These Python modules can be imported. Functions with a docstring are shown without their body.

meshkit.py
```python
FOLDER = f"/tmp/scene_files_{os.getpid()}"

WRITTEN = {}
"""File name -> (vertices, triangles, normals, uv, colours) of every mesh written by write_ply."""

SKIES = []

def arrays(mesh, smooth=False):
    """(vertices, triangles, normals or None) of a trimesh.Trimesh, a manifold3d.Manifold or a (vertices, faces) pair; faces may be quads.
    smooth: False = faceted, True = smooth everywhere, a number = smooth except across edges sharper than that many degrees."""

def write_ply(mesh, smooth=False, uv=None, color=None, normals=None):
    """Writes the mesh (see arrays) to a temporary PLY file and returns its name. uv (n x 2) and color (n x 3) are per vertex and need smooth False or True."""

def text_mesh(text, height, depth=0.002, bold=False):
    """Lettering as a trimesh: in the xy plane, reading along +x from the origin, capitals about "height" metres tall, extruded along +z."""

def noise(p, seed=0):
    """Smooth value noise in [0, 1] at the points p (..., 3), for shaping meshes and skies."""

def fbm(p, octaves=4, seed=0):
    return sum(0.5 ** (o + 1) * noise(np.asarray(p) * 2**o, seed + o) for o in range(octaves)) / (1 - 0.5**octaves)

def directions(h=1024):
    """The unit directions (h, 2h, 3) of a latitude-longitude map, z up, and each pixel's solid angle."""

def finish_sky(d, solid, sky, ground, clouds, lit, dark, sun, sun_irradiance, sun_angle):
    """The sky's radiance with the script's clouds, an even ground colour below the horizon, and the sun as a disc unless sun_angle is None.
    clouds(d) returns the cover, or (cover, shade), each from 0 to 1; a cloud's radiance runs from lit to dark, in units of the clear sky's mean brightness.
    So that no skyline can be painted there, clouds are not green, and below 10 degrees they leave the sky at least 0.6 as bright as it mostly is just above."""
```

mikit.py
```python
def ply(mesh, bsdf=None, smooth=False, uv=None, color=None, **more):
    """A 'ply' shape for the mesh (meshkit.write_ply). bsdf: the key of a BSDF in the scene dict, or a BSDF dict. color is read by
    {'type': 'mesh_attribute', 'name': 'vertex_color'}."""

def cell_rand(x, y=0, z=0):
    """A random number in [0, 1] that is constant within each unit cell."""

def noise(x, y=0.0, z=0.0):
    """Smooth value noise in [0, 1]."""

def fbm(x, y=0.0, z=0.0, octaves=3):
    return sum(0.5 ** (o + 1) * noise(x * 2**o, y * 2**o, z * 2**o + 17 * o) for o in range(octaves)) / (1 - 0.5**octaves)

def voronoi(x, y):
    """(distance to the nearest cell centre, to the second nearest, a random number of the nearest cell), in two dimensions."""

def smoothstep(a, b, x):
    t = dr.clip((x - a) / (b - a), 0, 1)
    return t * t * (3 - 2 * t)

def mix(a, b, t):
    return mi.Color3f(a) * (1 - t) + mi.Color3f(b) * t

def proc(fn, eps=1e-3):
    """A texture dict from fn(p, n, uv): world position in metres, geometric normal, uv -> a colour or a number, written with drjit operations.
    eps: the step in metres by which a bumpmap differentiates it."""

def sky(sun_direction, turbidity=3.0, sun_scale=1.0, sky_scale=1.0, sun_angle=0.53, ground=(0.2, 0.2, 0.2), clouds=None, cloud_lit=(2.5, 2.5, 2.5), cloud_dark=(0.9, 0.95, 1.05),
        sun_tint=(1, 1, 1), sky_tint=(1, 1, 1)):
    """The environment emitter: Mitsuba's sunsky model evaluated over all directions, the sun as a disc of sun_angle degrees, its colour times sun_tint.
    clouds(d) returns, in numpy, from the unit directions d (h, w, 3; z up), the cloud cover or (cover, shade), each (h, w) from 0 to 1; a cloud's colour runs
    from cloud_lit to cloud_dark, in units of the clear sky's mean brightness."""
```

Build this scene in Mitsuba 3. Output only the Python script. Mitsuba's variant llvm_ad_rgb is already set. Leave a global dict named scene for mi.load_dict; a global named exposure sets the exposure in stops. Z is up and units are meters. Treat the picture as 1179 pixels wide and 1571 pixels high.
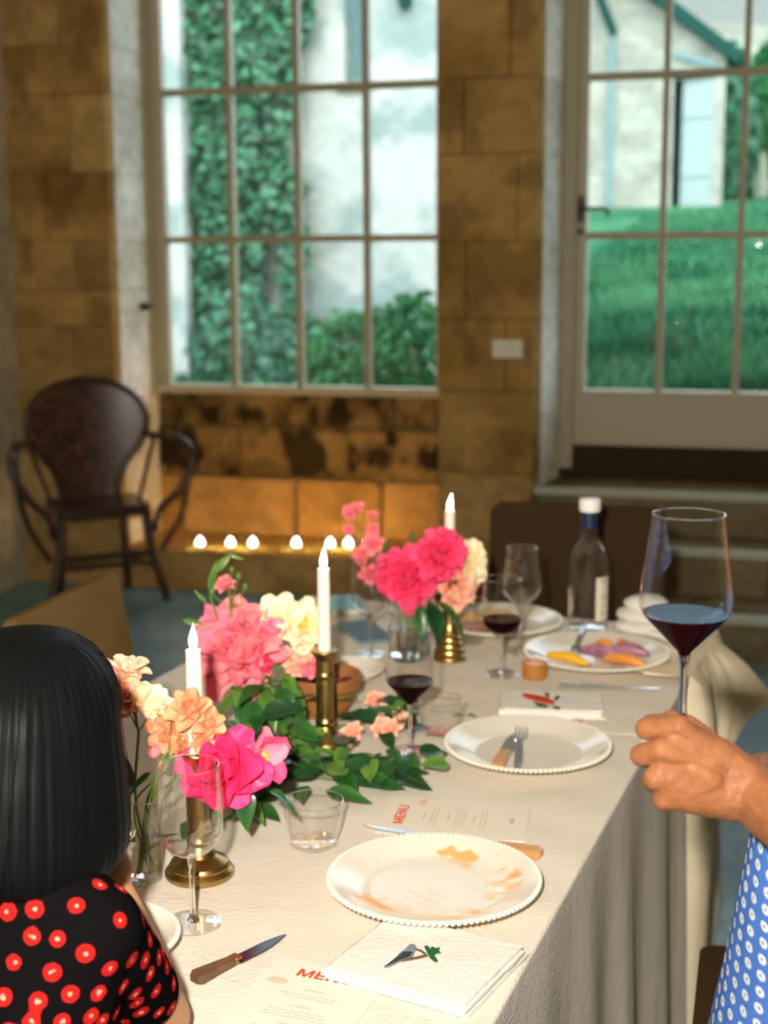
# A long dinner table in an old stone orangery: daylight through the windows, candles, and the photographer's flash.
import math, random
import numpy as np, trimesh, manifold3d as m3
import drjit as dr, mitsuba as mi
import mikit, meshkit
from mikit import proc, noise, fbm, voronoi, smoothstep, mix, cell_rand
from scipy.spatial import cKDTree
from shapely.geometry import Polygon, LineString

T = mi.ScalarTransform4f
rng = np.random.default_rng(7)
random.seed(7)
scene, labels = {}, {}

# ------------------------------------------------------------------ camera, sky, flash, exposure
exposure = 0.26
CAM_YAW, CAM_PITCH, CAM_ROLL, CAM_Z = math.radians(15.0), math.radians(10.0), math.radians(-0.3), 1.57
FW = np.array([-math.sin(CAM_YAW) * math.cos(CAM_PITCH), math.cos(CAM_YAW) * math.cos(CAM_PITCH), -math.sin(CAM_PITCH)])
R0 = np.array([math.cos(CAM_YAW), math.sin(CAM_YAW), 0.0])
U0 = np.cross(R0, FW)
UPV = -math.sin(CAM_ROLL) * R0 + math.cos(CAM_ROLL) * U0
scene['camera'] = {'type': 'thinlens', 'fov': math.degrees(2 * math.atan(589.5 / 2182.0)), 'fov_axis': 'x',
                   'aperture_radius': 0.0052, 'focus_distance': 1.62, 'near_clip': 0.05, 'far_clip': 500.0,
                   'to_world': T().look_at(origin=[0, 0, CAM_Z], target=(np.array([0, 0, CAM_Z]) + FW).tolist(), up=UPV.tolist())}
scene['sky'] = {**mikit.sky([0.3, -0.75, 0.6], turbidity=4.0, sun_scale=0.0, sky_scale=23.0, ground=(0.12, 0.15, 0.1),
                            clouds=lambda d: 0.35 + 0.3 * meshkit.fbm(d * 3.0, 3), cloud_lit=(1.7, 1.75, 1.75), cloud_dark=(0.9, 1.0, 1.05), sky_tint=(0.95, 1.1, 1.0)),
                'sampling_weight': 12.0}
FLASH = 10300.0        # the flash of the camera, beside the lens: the photograph's hard shadows fall to the right of things


def lin(r, g, b):
    return [((c / 255) / 12.92 if c <= 10 else ((c / 255 + 0.055) / 1.055) ** 2.4) for c in (r, g, b)]


# ------------------------------------------------------------------ helpers
def numbered(key):
    if key not in scene and key not in labels and not any(k.startswith(key + '__') for k in scene):
        return key
    i = 1
    while True:
        k = f'{key}_{i:03d}'
        if k not in scene and k not in labels and k not in parents:
            return k
        i += 1


parents, counters = set(), {}


def uniq(base):
    n = counters.get(base, 0)
    counters[base] = n + 1
    return base if n == 0 else f'{base}_{n:03d}'


def L(key, label, cat=None, group=None, kind=None):
    d = {}
    if label: d['label'] = label
    if cat: d['category'] = cat
    if group: d['group'] = group
    if kind: d['kind'] = kind
    labels[key] = d


def thing(name, label, cat, group=None):
    k = uniq(name)
    L(k, label, cat, group)
    return k


def part(parent, name, mesh, mat, smooth=35, label=None, kind=None, **kw):
    k = uniq(f'{parent}__{name}')
    scene[k] = mikit.ply(mesh, mat, smooth=smooth, **kw)
    if label or kind: L(k, label, kind=kind)
    return k


def single(name, mesh, mat, label, cat, group=None, smooth=35, kind=None, **kw):
    k = uniq(name)
    scene[k] = mikit.ply(mesh, mat, smooth=smooth, **kw)
    L(k, label, cat, group, kind)
    return k


def struct(name, mesh, mat, label=None, smooth=False):
    scene[name] = mikit.ply(mesh, mat, smooth=smooth)
    L(name, label, kind='structure')
    return name


def struct_root(name, label=None):
    L(name, label, kind='structure')
    return name


def TM(v, f):
    return trimesh.Trimesh(np.asarray(v, float), np.asarray(f, int), process=False)


def cat(*ms):
    return trimesh.util.concatenate([m for m in ms if m is not None])


def bake(m, M):
    m = m.copy(); m.apply_transform(M); return m


def tr(x=0, y=0, z=0):
    M = np.eye(4); M[:3, 3] = (x, y, z); return M


def rot(a, ax):
    return trimesh.transformations.rotation_matrix(a, ax)


def rz(a): return rot(a, [0, 0, 1])


def box(x0, x1, y0, y1, z0, z1, c=0.0):
    if c <= 0:
        return trimesh.creation.box(bounds=[[x0, y0, z0], [x1, y1, z1]])
    c = min(c, (x1 - x0) * .45, (y1 - y0) * .45, (z1 - z0) * .45)
    pts = []
    for x, sx in ((x0, 1), (x1, -1)):
        for y, sy in ((y0, 1), (y1, -1)):
            for z, sz in ((z0, 1), (z1, -1)):
                pts += [(x + sx * c, y, z), (x, y + sy * c, z), (x, y, z + sz * c)]
    return hull(pts)


def hull(pts):
    m = m3.Manifold.hull_points(np.asarray(pts, np.float64)).to_mesh()
    return TM(m.vert_properties[:, :3], m.tri_verts)


def block(c8, c=0.012):
    """chamfered hexahedron from its eight corners (bottom four, top four): shrink each vertex towards its three edge neighbours"""
    c8 = np.asarray(c8, float)
    nb = {0: (1, 3, 4), 1: (0, 2, 5), 2: (1, 3, 6), 3: (0, 2, 7), 4: (5, 7, 0), 5: (4, 6, 1), 6: (5, 7, 2), 7: (4, 6, 3)}
    pts = []
    for i, ns in nb.items():
        for n in ns:
            d = c8[n] - c8[i]; l = np.linalg.norm(d)
            pts.append(c8[i] + d / l * min(c, l * .3) * (0.7 + 0.8 * rng.random()))
    return hull(pts)


def grid(fn, nu, nv, closed_u=False, closed_v=False):
    u = np.linspace(0, 1, nu, endpoint=not closed_u); v = np.linspace(0, 1, nv, endpoint=not closed_v)
    U, V = np.meshgrid(u, v, indexing='ij')
    P = np.stack(fn(U, V), -1).reshape(-1, 3)
    F = []
    iu = np.arange(nu if closed_u else nu - 1); iv = np.arange(nv if closed_v else nv - 1)
    I, J = np.meshgrid(iu, iv, indexing='ij')
    a = I * nv + J; b = ((I + 1) % nu) * nv + J; c = ((I + 1) % nu) * nv + (J + 1) % nv; d = I * nv + (J + 1) % nv
    F = np.concatenate([np.stack([a, b, c], -1).reshape(-1, 3), np.stack([a, c, d], -1).reshape(-1, 3)])
    return TM(P, F)


def lathe(prof, n=40):
    return trimesh.creation.revolve(np.asarray(prof, float), sections=n)


def smooth_prof(pts, k=6):
    """Catmull-Rom through profile points"""
    p = np.asarray(pts, float); q = np.vstack([2 * p[0] - p[1], p, 2 * p[-1] - p[-2]])
    out = []
    for i in range(1, len(q) - 2):
        for t in np.linspace(0, 1, k, endpoint=False):
            a, b, c, d = q[i - 1], q[i], q[i + 1], q[i + 2]
            out.append(.5 * ((2 * b) + (c - a) * t + (2 * a - 5 * b + 4 * c - d) * t * t + (3 * b - a - 3 * c + d) * t ** 3))
    out.append(p[-1]); out = np.array(out); out[:, 0] = np.maximum(out[:, 0], 0)
    return out


def curve(pts, k=6):
    p = np.asarray(pts, float)
    if len(p) < 3: return p
    q = np.vstack([2 * p[0] - p[1], p, 2 * p[-1] - p[-2]]); out = []
    for i in range(1, len(q) - 2):
        for t in np.linspace(0, 1, k, endpoint=False):
            a, b, c, d = q[i - 1], q[i], q[i + 1], q[i + 2]
            out.append(.5 * ((2 * b) + (c - a) * t + (2 * a - 5 * b + 4 * c - d) * t * t + (3 * b - a - 3 * c + d) * t ** 3))
    out.append(p[-1]); return np.array(out)


def tube(pts, r, sides=8, caps=True):
    p = np.asarray(pts, float); n = len(p)
    r = np.broadcast_to(np.asarray(r, float), (n,)) if np.ndim(r) == 0 or len(r) == n else np.interp(np.linspace(0, 1, n), np.linspace(0, 1, len(r)), r)
    t = np.gradient(p, axis=0); t /= np.linalg.norm(t, axis=1, keepdims=True) + 1e-12
    a = np.cross(t[0], [0, 0, 1.0]) if abs(t[0][2]) < .9 else np.cross(t[0], [1.0, 0, 0])
    A = []
    for i in range(n):
        a = a - t[i] * (a @ t[i]); a /= np.linalg.norm(a) + 1e-12; A.append(a)
    A = np.array(A); B = np.cross(t, A); g = np.arange(sides) * 2 * np.pi / sides
    V = (p[:, None] + r[:, None, None] * (np.cos(g)[None, :, None] * A[:, None] + np.sin(g)[None, :, None] * B[:, None])).reshape(-1, 3)
    I, J = np.meshgrid(np.arange(n - 1), np.arange(sides), indexing='ij'); J2 = (J + 1) % sides
    q = [I * sides + J, I * sides + J2, (I + 1) * sides + J2, (I + 1) * sides + J]
    F = np.concatenate([np.stack([q[0], q[1], q[2]], -1).reshape(-1, 3), np.stack([q[0], q[2], q[3]], -1).reshape(-1, 3)])
    if caps:
        V = np.vstack([V, p[0], p[-1]]); c0, c1 = n * sides, n * sides + 1; j = np.arange(sides)
        F = np.vstack([F, np.stack([(j + 1) % sides, j, j * 0 + c0], 1), np.stack([(n - 1) * sides + j, (n - 1) * sides + (j + 1) % sides, j * 0 + c1], 1)])
    return TM(V, F)


def ball(c, r, sub=2):
    m = trimesh.creation.icosphere(subdivisions=sub); m.vertices = m.vertices * np.asarray(r) + np.asarray(c); return m


def ext(poly, h, z=0.0):
    ms = [trimesh.creation.extrude_polygon(g, h, engine='earcut') for g in getattr(poly, 'geoms', [poly])]
    m = cat(*ms); m.apply_translation([0, 0, z]); return m


def frame_to(d, up=(0, 0, 1), at=(0, 0, 0), roll=0.0):
    """4x4 whose z axis points along d"""
    d = np.asarray(d, float); d = d / np.linalg.norm(d)
    x = np.cross(up, d)
    if np.linalg.norm(x) < 1e-4: x = np.array([1.0, 0, 0])
    x /= np.linalg.norm(x); y = np.cross(d, x)
    M = np.eye(4); c, s = math.cos(roll), math.sin(roll)
    M[:3, 0] = c * x + s * y; M[:3, 1] = -s * x + c * y; M[:3, 2] = d; M[:3, 3] = at
    return M


# ------------------------------------------------------------------ materials
def two(b): return {'type': 'twosided', 'bsdf': b}


def pr(color, rough=.5, metal=0.0, spec=.5, **k):
    c = color if isinstance(color, dict) else {'type': 'rgb', 'value': list(map(float, color))}
    return two({'type': 'principled', 'base_color': c, 'roughness': float(rough), 'metallic': float(metal), 'specular': float(spec), **k})


def diff(color):
    c = color if isinstance(color, dict) else {'type': 'rgb', 'value': list(map(float, color))}
    return two({'type': 'diffuse', 'reflectance': c})


def bump(b, fn, scale, eps=1e-3):
    b = b['bsdf'] if b.get('type') == 'twosided' else b
    return two({'type': 'bumpmap', 'arbitrary': proc(fn, eps), 'scale': float(scale), 'bsdf': b})


def stone_fn(a, b, dark, k=1.0, off=0.0, dk=.5, lo=.52):
    def f(p, n, uv):
        q = p * k
        s = fbm(q.x * 2.3 + off, q.y * 2.3, q.z * 2.6, 4)
        g = fbm(q.x * 21 + off, q.y * 21, q.z * 21, 3)
        st = fbm(q.x * 5.5 + 9 + off, q.y * 5.5, q.z * 3.1, 4)
        c = mix(a, b, smoothstep(.3, .72, s))
        c = mix(c, dark, smoothstep(lo, lo + .18, st) * dk)
        return c * (0.72 + 0.56 * g)
    return f


STA, STB, STD = (.265, .152, .042), (.43, .262, .092), (.125, .072, .023)
scene['mat_stone'] = diff(proc(stone_fn(STA, STB, STD)))
scene['mat_stone_pale'] = diff(proc(stone_fn((.31, .185, .062), (.48, .31, .12), (.15, .092, .032), off=31.0)))
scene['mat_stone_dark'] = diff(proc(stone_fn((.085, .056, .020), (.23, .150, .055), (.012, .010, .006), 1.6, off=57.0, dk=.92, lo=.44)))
scene['mat_reveal_lit'] = diff(proc(stone_fn((.68, .67, .58), (.84, .83, .74), (.50, .48, .39), off=73.0)))  # reveal stones, paled to carry the daylight that falls on them
scene['mat_mortar'] = diff((.25, .155, .055))
scene['mat_step'] = diff(proc(stone_fn((.135, .110, .060), (.20, .165, .095), (.07, .055, .03), 1.4, off=11.0)))
scene['mat_step_lit_edge'] = diff((.42, .43, .36))  # light on the step edges, put in as a paler stone colour
scene['mat_floor'] = pr(proc(lambda p, n, uv: mix((.085, .165, .175), (.16, .265, .265), smoothstep(.3, .7, fbm(p.x * 2.1, p.y * 2.1, 0, 4))) * (.8 + .4 * fbm(p.x * 40, p.y * 40, 0, 2))), .6, spec=.4)
scene['mat_ceiling'] = diff((.55, .46, .32))
scene['mat_room'] = diff((.45, .34, .19))
scene['mat_paint'] = pr((.33, .285, .18), .5)
scene['mat_paint_pale'] = pr((.40, .35, .235), .5)
scene['mat_pane'] = {'type': 'thindielectric', 'int_ior': 1.5}
scene['mat_iron'] = pr((.03, .035, .03), .5, .6)
scene['mat_steel'] = pr((.62, .64, .66), .22, 1.0)
scene['mat_blade'] = pr((.10, .11, .11), .2, 1.0)
scene['mat_brass'] = pr(proc(lambda p, n, uv: mix((.36, .235, .065), (.50, .35, .13), fbm(p.x * 60, p.y * 60, p.z * 60, 3))), .33, 1.0)
scene['mat_wax'] = pr((.88, .80, .68), .45, 0, .4)
scene['mat_wick'] = diff((.02, .015, .01))
scene['mat_glass'] = {'type': 'dielectric', 'int_ior': 1.5}
scene['mat_glass_thin'] = {'type': 'thindielectric', 'int_ior': 1.5}
scene['mat_water'] = {'type': 'dielectric', 'int_ior': 1.33}
scene['mat_wine_body'] = diff((.010, .0012, .0016))
scene['mat_wine'] = {'type': 'plastic', 'diffuse_reflectance': {'type': 'rgb', 'value': [.010, .0012, .0016]}, 'int_ior': 1.20, 'specular_reflectance': {'type': 'rgb', 'value': [.20, .27, .30]}}
scene['mat_wine_light'] = {'type': 'plastic', 'diffuse_reflectance': {'type': 'rgb', 'value': [.045, .004, .006]}, 'int_ior': 1.25, 'specular_reflectance': {'type': 'rgb', 'value': .5}}


def cloth_bump(p, n, uv):
    return fbm(p.x * 16, p.y * 16, p.z * 9, 3) * .6 + .25 * noise(p.x * 340, p.y * 340, p.z * 340)


scene['mat_cloth'] = bump(diff((.74, .675, .58)), cloth_bump, .0032)
scene['mat_linen'] = bump(diff((.74, .64, .46)), cloth_bump, .0040)
scene['mat_napkin'] = bump(diff((.75, .725, .67)), cloth_bump, .0026)
scene['mat_paper'] = diff((.76, .70, .60))
scene['mat_print_red'] = diff((.62, .09, .045))
scene['mat_print_pink'] = diff((.74, .50, .40))
scene['mat_print_grey'] = diff((.56, .48, .38))
scene['mat_ceramic'] = pr((.70, .66, .57), .16, 0, .5)


def sauce(cx, cy, seed):
    def f(p, n, uv):
        x, y = p.x - cx, p.y - cy
        r = dr.sqrt(x * x + y * y)
        s = fbm(x * 38 + seed, y * 60, 0, 3)
        ang = fbm(x * 14 + 3 + seed, y * 14, 0, 2)
        ring = smoothstep(.055, .10, r) * (1 - smoothstep(.112, .122, r))
        m = smoothstep(.50, .63, s) * smoothstep(.38, .58, ang) * ring
        m2 = smoothstep(.60, .68, fbm(x * 20 + 40 + seed, y * 90 + x * 60, 0, 2)) * .35 * (1 - smoothstep(.10, .115, r))
        c = mix((.70, .66, .57), (.76, .50, .25), m2)
        return mix(c, mix((.80, .45, .15), (.76, .32, .06), s), m * .9)
    return f


scene['mat_plate_sauced'] = pr(proc(sauce(-.391, 1.700, 5.0)), .2)
scene['mat_wood'] = pr(proc(lambda p, n, uv: mix((.23, .085, .025), (.40, .17, .055), fbm(p.x * 30, p.y * 30, p.z * 160, 3))), .45)
scene['mat_wood_dark'] = pr(proc(lambda p, n, uv: mix((.020, .010, .006), (.05, .022, .012), fbm(p.x * 20, p.y * 20, p.z * 60, 3))), .3)
scene['mat_wicker'] = pr(proc(lambda p, n, uv: mix((.018, .009, .006), (.085, .030, .014), smoothstep(.35, .7, fbm(p.x * 34, p.y * 34, p.z * 60, 3)))), .3)
scene['mat_knife_wood'] = pr(proc(lambda p, n, uv: mix((.045, .030, .016), (.16, .075, .03), fbm(p.x * 60, p.y * 60, p.z * 60, 2))), .4)
scene['mat_light_wood'] = pr((.52, .25, .08), .4)
scene['mat_chair_back'] = diff(proc(lambda p, n, uv: mix((.15, .092, .034), (.20, .125, .050), fbm(p.x * 9, p.y * 9, p.z * 9, 3))))
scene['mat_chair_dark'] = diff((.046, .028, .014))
scene['mat_hair'] = pr((.0035, .0038, .0040), .42, 0, .035)
scene['mat_skin'] = bump(pr(proc(lambda p, n, uv: mix((.130, .046, .017), (.235, .094, .039), fbm(p.x * 55, p.y * 55, p.z * 55, 4))), .55, 0, .2), lambda p, n, uv: fbm(p.x * 130, p.y * 130, p.z * 130, 3) + .5 * noise(p.x * 420, p.y * 420, p.z * 420), .0010)
scene['mat_skin_pale'] = pr((.42, .20, .09), .5, 0, .35)
scene['mat_trousers'] = diff((.035, .025, .018))


def dress_fn(p, n, uv):
    d = uv.x * .1
    wob = (uv.y - .5) * .0016
    c = mix((.62, .34, .25), (.42, .012, .010), smoothstep(.0016, .0030, d))
    return mix(c, (.0045, .004, .0045), smoothstep(.0076, .0084, d + wob))


def shirt_fn(p, n, uv):
    x, y = uv.x / .0160, uv.y / .0165
    row = dr.floor(y)
    cx = x - dr.floor(x) - .5
    cy = y - row - .5
    d = dr.sqrt(cx * cx * 1.2 + cy * cy)
    blob = 1 - smoothstep(.27, .34, d)
    hole = 1 - smoothstep(.07, .12, d)
    c = mix((.055, .14, .44), (.50, .54, .58), blob)
    return mix(c, (.22, .25, .30), hole)


scene['mat_dress'] = diff(proc(dress_fn))
scene['mat_shirt'] = diff(proc(shirt_fn))


def leaf_mat(a, b):
    return pr(proc(lambda p, n, uv: mix(a, b, noise(p.x * 30, p.y * 30, p.z * 30)) * (.85 + .3 * smoothstep(.0, .5, dr.abs(uv.x - .5)))), .32, 0, .45)


scene['mat_leaf'] = leaf_mat((.013, .070, .016), (.032, .130, .026))
scene['mat_leaf_light'] = leaf_mat((.055, .150, .022), (.12, .24, .04))
scene['mat_leaf_dark'] = leaf_mat((.007, .040, .013), (.015, .070, .020))
scene['mat_stem'] = pr((.10, .19, .03), .5)


def petal_mat(a, b):
    # a: colour at the root, b: at the rim
    return pr(proc(lambda p, n, uv: mix(a, b, smoothstep(.0, .85, uv.y)) * (.90 + .2 * noise(uv.x * 22, uv.y * 3, 0))), .55, 0, .2, sheen=.3)


scene['mat_magenta'] = petal_mat((.62, .012, .08), (.86, .045, .19))
scene['mat_hotpink'] = petal_mat((.62, .015, .085), (.88, .075, .20))
scene['mat_pink'] = petal_mat((.70, .10, .14), (.88, .26, .30))
scene['mat_lightpink'] = petal_mat((.86, .30, .36), (.86, .22, .33))
scene['mat_peach'] = petal_mat((.78, .20, .085), (.84, .33, .18))
scene['mat_palepeach'] = petal_mat((.84, .42, .20), (.86, .56, .34))
scene['mat_cream'] = petal_mat((.86, .62, .22), (.90, .80, .56))
scene['mat_blush'] = petal_mat((.82, .34, .20), (.86, .50, .36))
scene['mat_yellow'] = pr((.80, .50, .05), .5)
scene['mat_phone'] = pr((.004, .018, .026), .35, 0, .15)
scene['mat_phone_edge'] = pr((.30, .50, .62), .25, .8)
scene['mat_book'] = pr((.20, .46, .52), .6)
scene['mat_bookpage'] = diff((.62, .52, .38))
scene['mat_white'] = pr((.85, .84, .80), .4)
scene['mat_navy'] = pr((.012, .022, .065), .35)
scene['mat_label'] = diff((.74, .68, .55))
scene['mat_label_ink'] = diff((.14, .14, .13))
scene['mat_terracotta'] = pr((.40, .15, .035), .5)
scene['mat_carrot'] = pr((.72, .27, .045), .4)
scene['mat_yellowveg'] = pr((.82, .46, .03), .4)
scene['mat_purpleveg'] = pr(proc(lambda p, n, uv: mix((.22, .06, .14), (.52, .26, .32), noise(p.x * 90, p.y * 90, p.z * 90))), .4)
scene['mat_bread'] = pr((.66, .40, .16), .7)
scene['mat_meat'] = pr((.30, .10, .07), .45)
scene['mat_fruit'] = pr((.11, .014, .014), .25)
scene['mat_switch'] = pr((.62, .58, .46), .4)
# outside
scene['mat_limewash'] = diff(proc(lambda p, n, uv: mix((.33, .40, .385), (.60, .605, .57), smoothstep(.3, .6, fbm(p.x * 2.6, p.y * 2.6, p.z * 2.6, 4))) * (.85 + .3 * fbm(p.x * 16, p.y * 16, p.z * 16, 3))))
scene['mat_farstone'] = diff(proc(lambda p, n, uv: mix((.30, .29, .255), (.43, .415, .365), smoothstep(.3, .65, fbm(p.x * 1.6, p.y * 1.6, p.z * 2.2, 4))) * (.8 + .4 * fbm(p.x * 9, p.y * 9, p.z * 9, 3))))
scene['mat_fardoor'] = diff((.36, .42, .42))
scene['mat_roof'] = diff(proc(lambda p, n, uv: mix((.150, .165, .145), (.215, .225, .20), fbm(p.x * 5, p.y * 5, p.z * 9, 3))))
scene['mat_gutter'] = diff((.02, .07, .06))
scene['mat_bluegrey'] = diff((.20, .32, .34))
scene['mat_lawn'] = diff(proc(lambda p, n, uv: mix((.024, .110, .058), (.085, .235, .115), smoothstep(.3, .7, fbm(p.x * 1.1, p.y * 1.1, 0, 4)))))
scene['mat_grass'] = diff(proc(lambda p, n, uv: mix((.018, .105, .055), (.085, .245, .12), smoothstep(.25, .75, fbm(p.x * 1.3 + 5, p.y * 1.3, p.z * 3, 3)))))
scene['mat_ivy'] = pr(proc(lambda p, n, uv: mix((.003, .040, .020), (.085, .31, .17), smoothstep(.32, .72, fbm(p.x * 20, p.y * 20, p.z * 20, 2)))), .35, 0, .5)
scene['mat_bush'] = diff(proc(lambda p, n, uv: mix((.018, .115, .045), (.08, .26, .10), smoothstep(.3, .7, fbm(p.x * 5, p.y * 5, p.z * 5, 3)))))
scene['mat_trunk'] = diff((.40, .42, .30))


def flame_mat(s): return {'type': 'area', 'radiance': {'type': 'rgb', 'value': [1.0 * s, .60 * s, .23 * s]}, 'sampling_weight': .6}


BLACK = {'type': 'diffuse', 'reflectance': {'type': 'rgb', 'value': [0, 0, 0]}}

# ------------------------------------------------------------------ the room
YF, YW, ZTOP, ZCEIL = 6.27, 6.75, 3.82, 4.25
XL, XR, YB = -3.53, 4.0, -4.0
struct('floor', box(XL - .3, XR + .3, YB - .3, 7.0, -.15, 0), 'mat_floor', 'blue-grey concrete floor')
struct('ceiling', box(XL - .3, XR + .3, YB - .3, 7.05, ZCEIL, ZCEIL + .2), 'mat_ceiling', 'plaster ceiling')
scene['mat_wall_plaster'] = diff(proc(stone_fn((.42, .36, .24), (.54, .47, .33), (.28, .235, .155), off=91.0)))
struct('wall_left', box(XL - .3, XL, YB, 7.0, 0, ZCEIL), 'mat_wall_plaster', 'pale plastered wall meeting the window wall at the left corner')
struct('wall_right', box(XR, XR + .3, YB, 7.0, 0, ZCEIL), 'mat_room', 'plain wall on the right')
struct('wall_front', box(XL, XR, YB - .3, YB, 0, ZCEIL), 'mat_room', 'plain wall behind the camera')

# the window wall: rough core, then every block of stone
core = [box(XL - .3, -3.035, 6.30, 7.0, 0, ZCEIL), box(-1.44, -1.0, 6.42, 7.0, 0, ZCEIL), box(-3.1, -1.4, 6.80, 7.0, 0, .915),
        box(XL, XR, 6.30, 7.0, ZTOP, ZCEIL), box(1.66, XR + .2, 6.30, 7.0, 0, ZCEIL), box(-1.0, 1.7, 6.80, 7.0, 0, .55)]
struct('wall_back', cat(*core), 'mat_mortar', 'old stone wall of ashlar blocks around the tall windows')
STONES = ['mat_stone', 'mat_stone', 'mat_stone_pale']


def stone(c8, mat=None, c=.005):
    part('wall_back', 'stone', block(c8, c), mat or STONES[rng.integers(3)], smooth=False)


def slab8(x0, x1, y0, y1, z0, z1, x0b=None, x1b=None):
    a, b = (x0 if x0b is None else x0b), (x1 if x1b is None else x1b)
    return [(x0, y0, z0), (x1, y0, z0), (b, y1, z0), (a, y1, z0), (x0, y0, z1), (x1, y0, z1), (b, y1, z1), (a, y1, z1)]


G = .0022
left_courses = [0, .31, .64, .957, 1.27, 1.44, 1.672, 1.99, 2.345, 2.57, 2.90, 3.25, 3.55, 3.9, ZCEIL]
for i, (z0, z1) in enumerate(zip(left_courses, left_courses[1:])):
    s = -3.30 + (.07 if i % 2 else -.05) + .03 * rng.standard_normal()
    pro = .008 * rng.standard_normal(2)
    stone(slab8(XL - .02, s - G, YF + pro[0], 6.34, z0 + G, z1 - G))
    stone(slab8(s + G, -3.012, YF + pro[1] * .6, 6.34, z0 + G, z1 - G))
    w = 6.50 + .06 * (i % 2)
    stone(slab8(-3.08, -3.012, 6.345, w, z0 + G, z1 - G), 'mat_reveal_lit')           # the window reveal, daylight put into its pale colour
    stone(slab8(-3.08, -3.016, w + G, 6.79, z0 + G, z1 - G), 'mat_reveal_lit')
pillar_courses = [0, .30, .62, .995, 1.313, 1.654, 2.03, 2.351, 2.70, 3.05, 3.4, 3.8, ZCEIL]
for i, (z0, z1) in enumerate(zip(pillar_courses, pillar_courses[1:])):
    s = -1.21 + (.10 if i % 2 else -.09) + .02 * rng.standard_normal()
    pro = .007 * rng.standard_normal(2)
    stone(slab8(-1.424, s - G, YF + pro[0], 6.45, z0 + G, z1 - G, x0b=-1.455))
    stone(slab8(s + G, -.998, YF + pro[1] * .5, 6.40, z0 + G, z1 - G, x1b=-.976))
    stone(slab8(-1.458, -1.40, 6.455, 6.79, z0 + G, z1 - G, x0b=-1.52))
    stone(slab8(-1.05, -.976, 6.405, 6.79, z0 + G, z1 - G, x1b=-.918), 'mat_reveal_lit')  # door-side reveal, daylight painted in by the same pale colour
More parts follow.
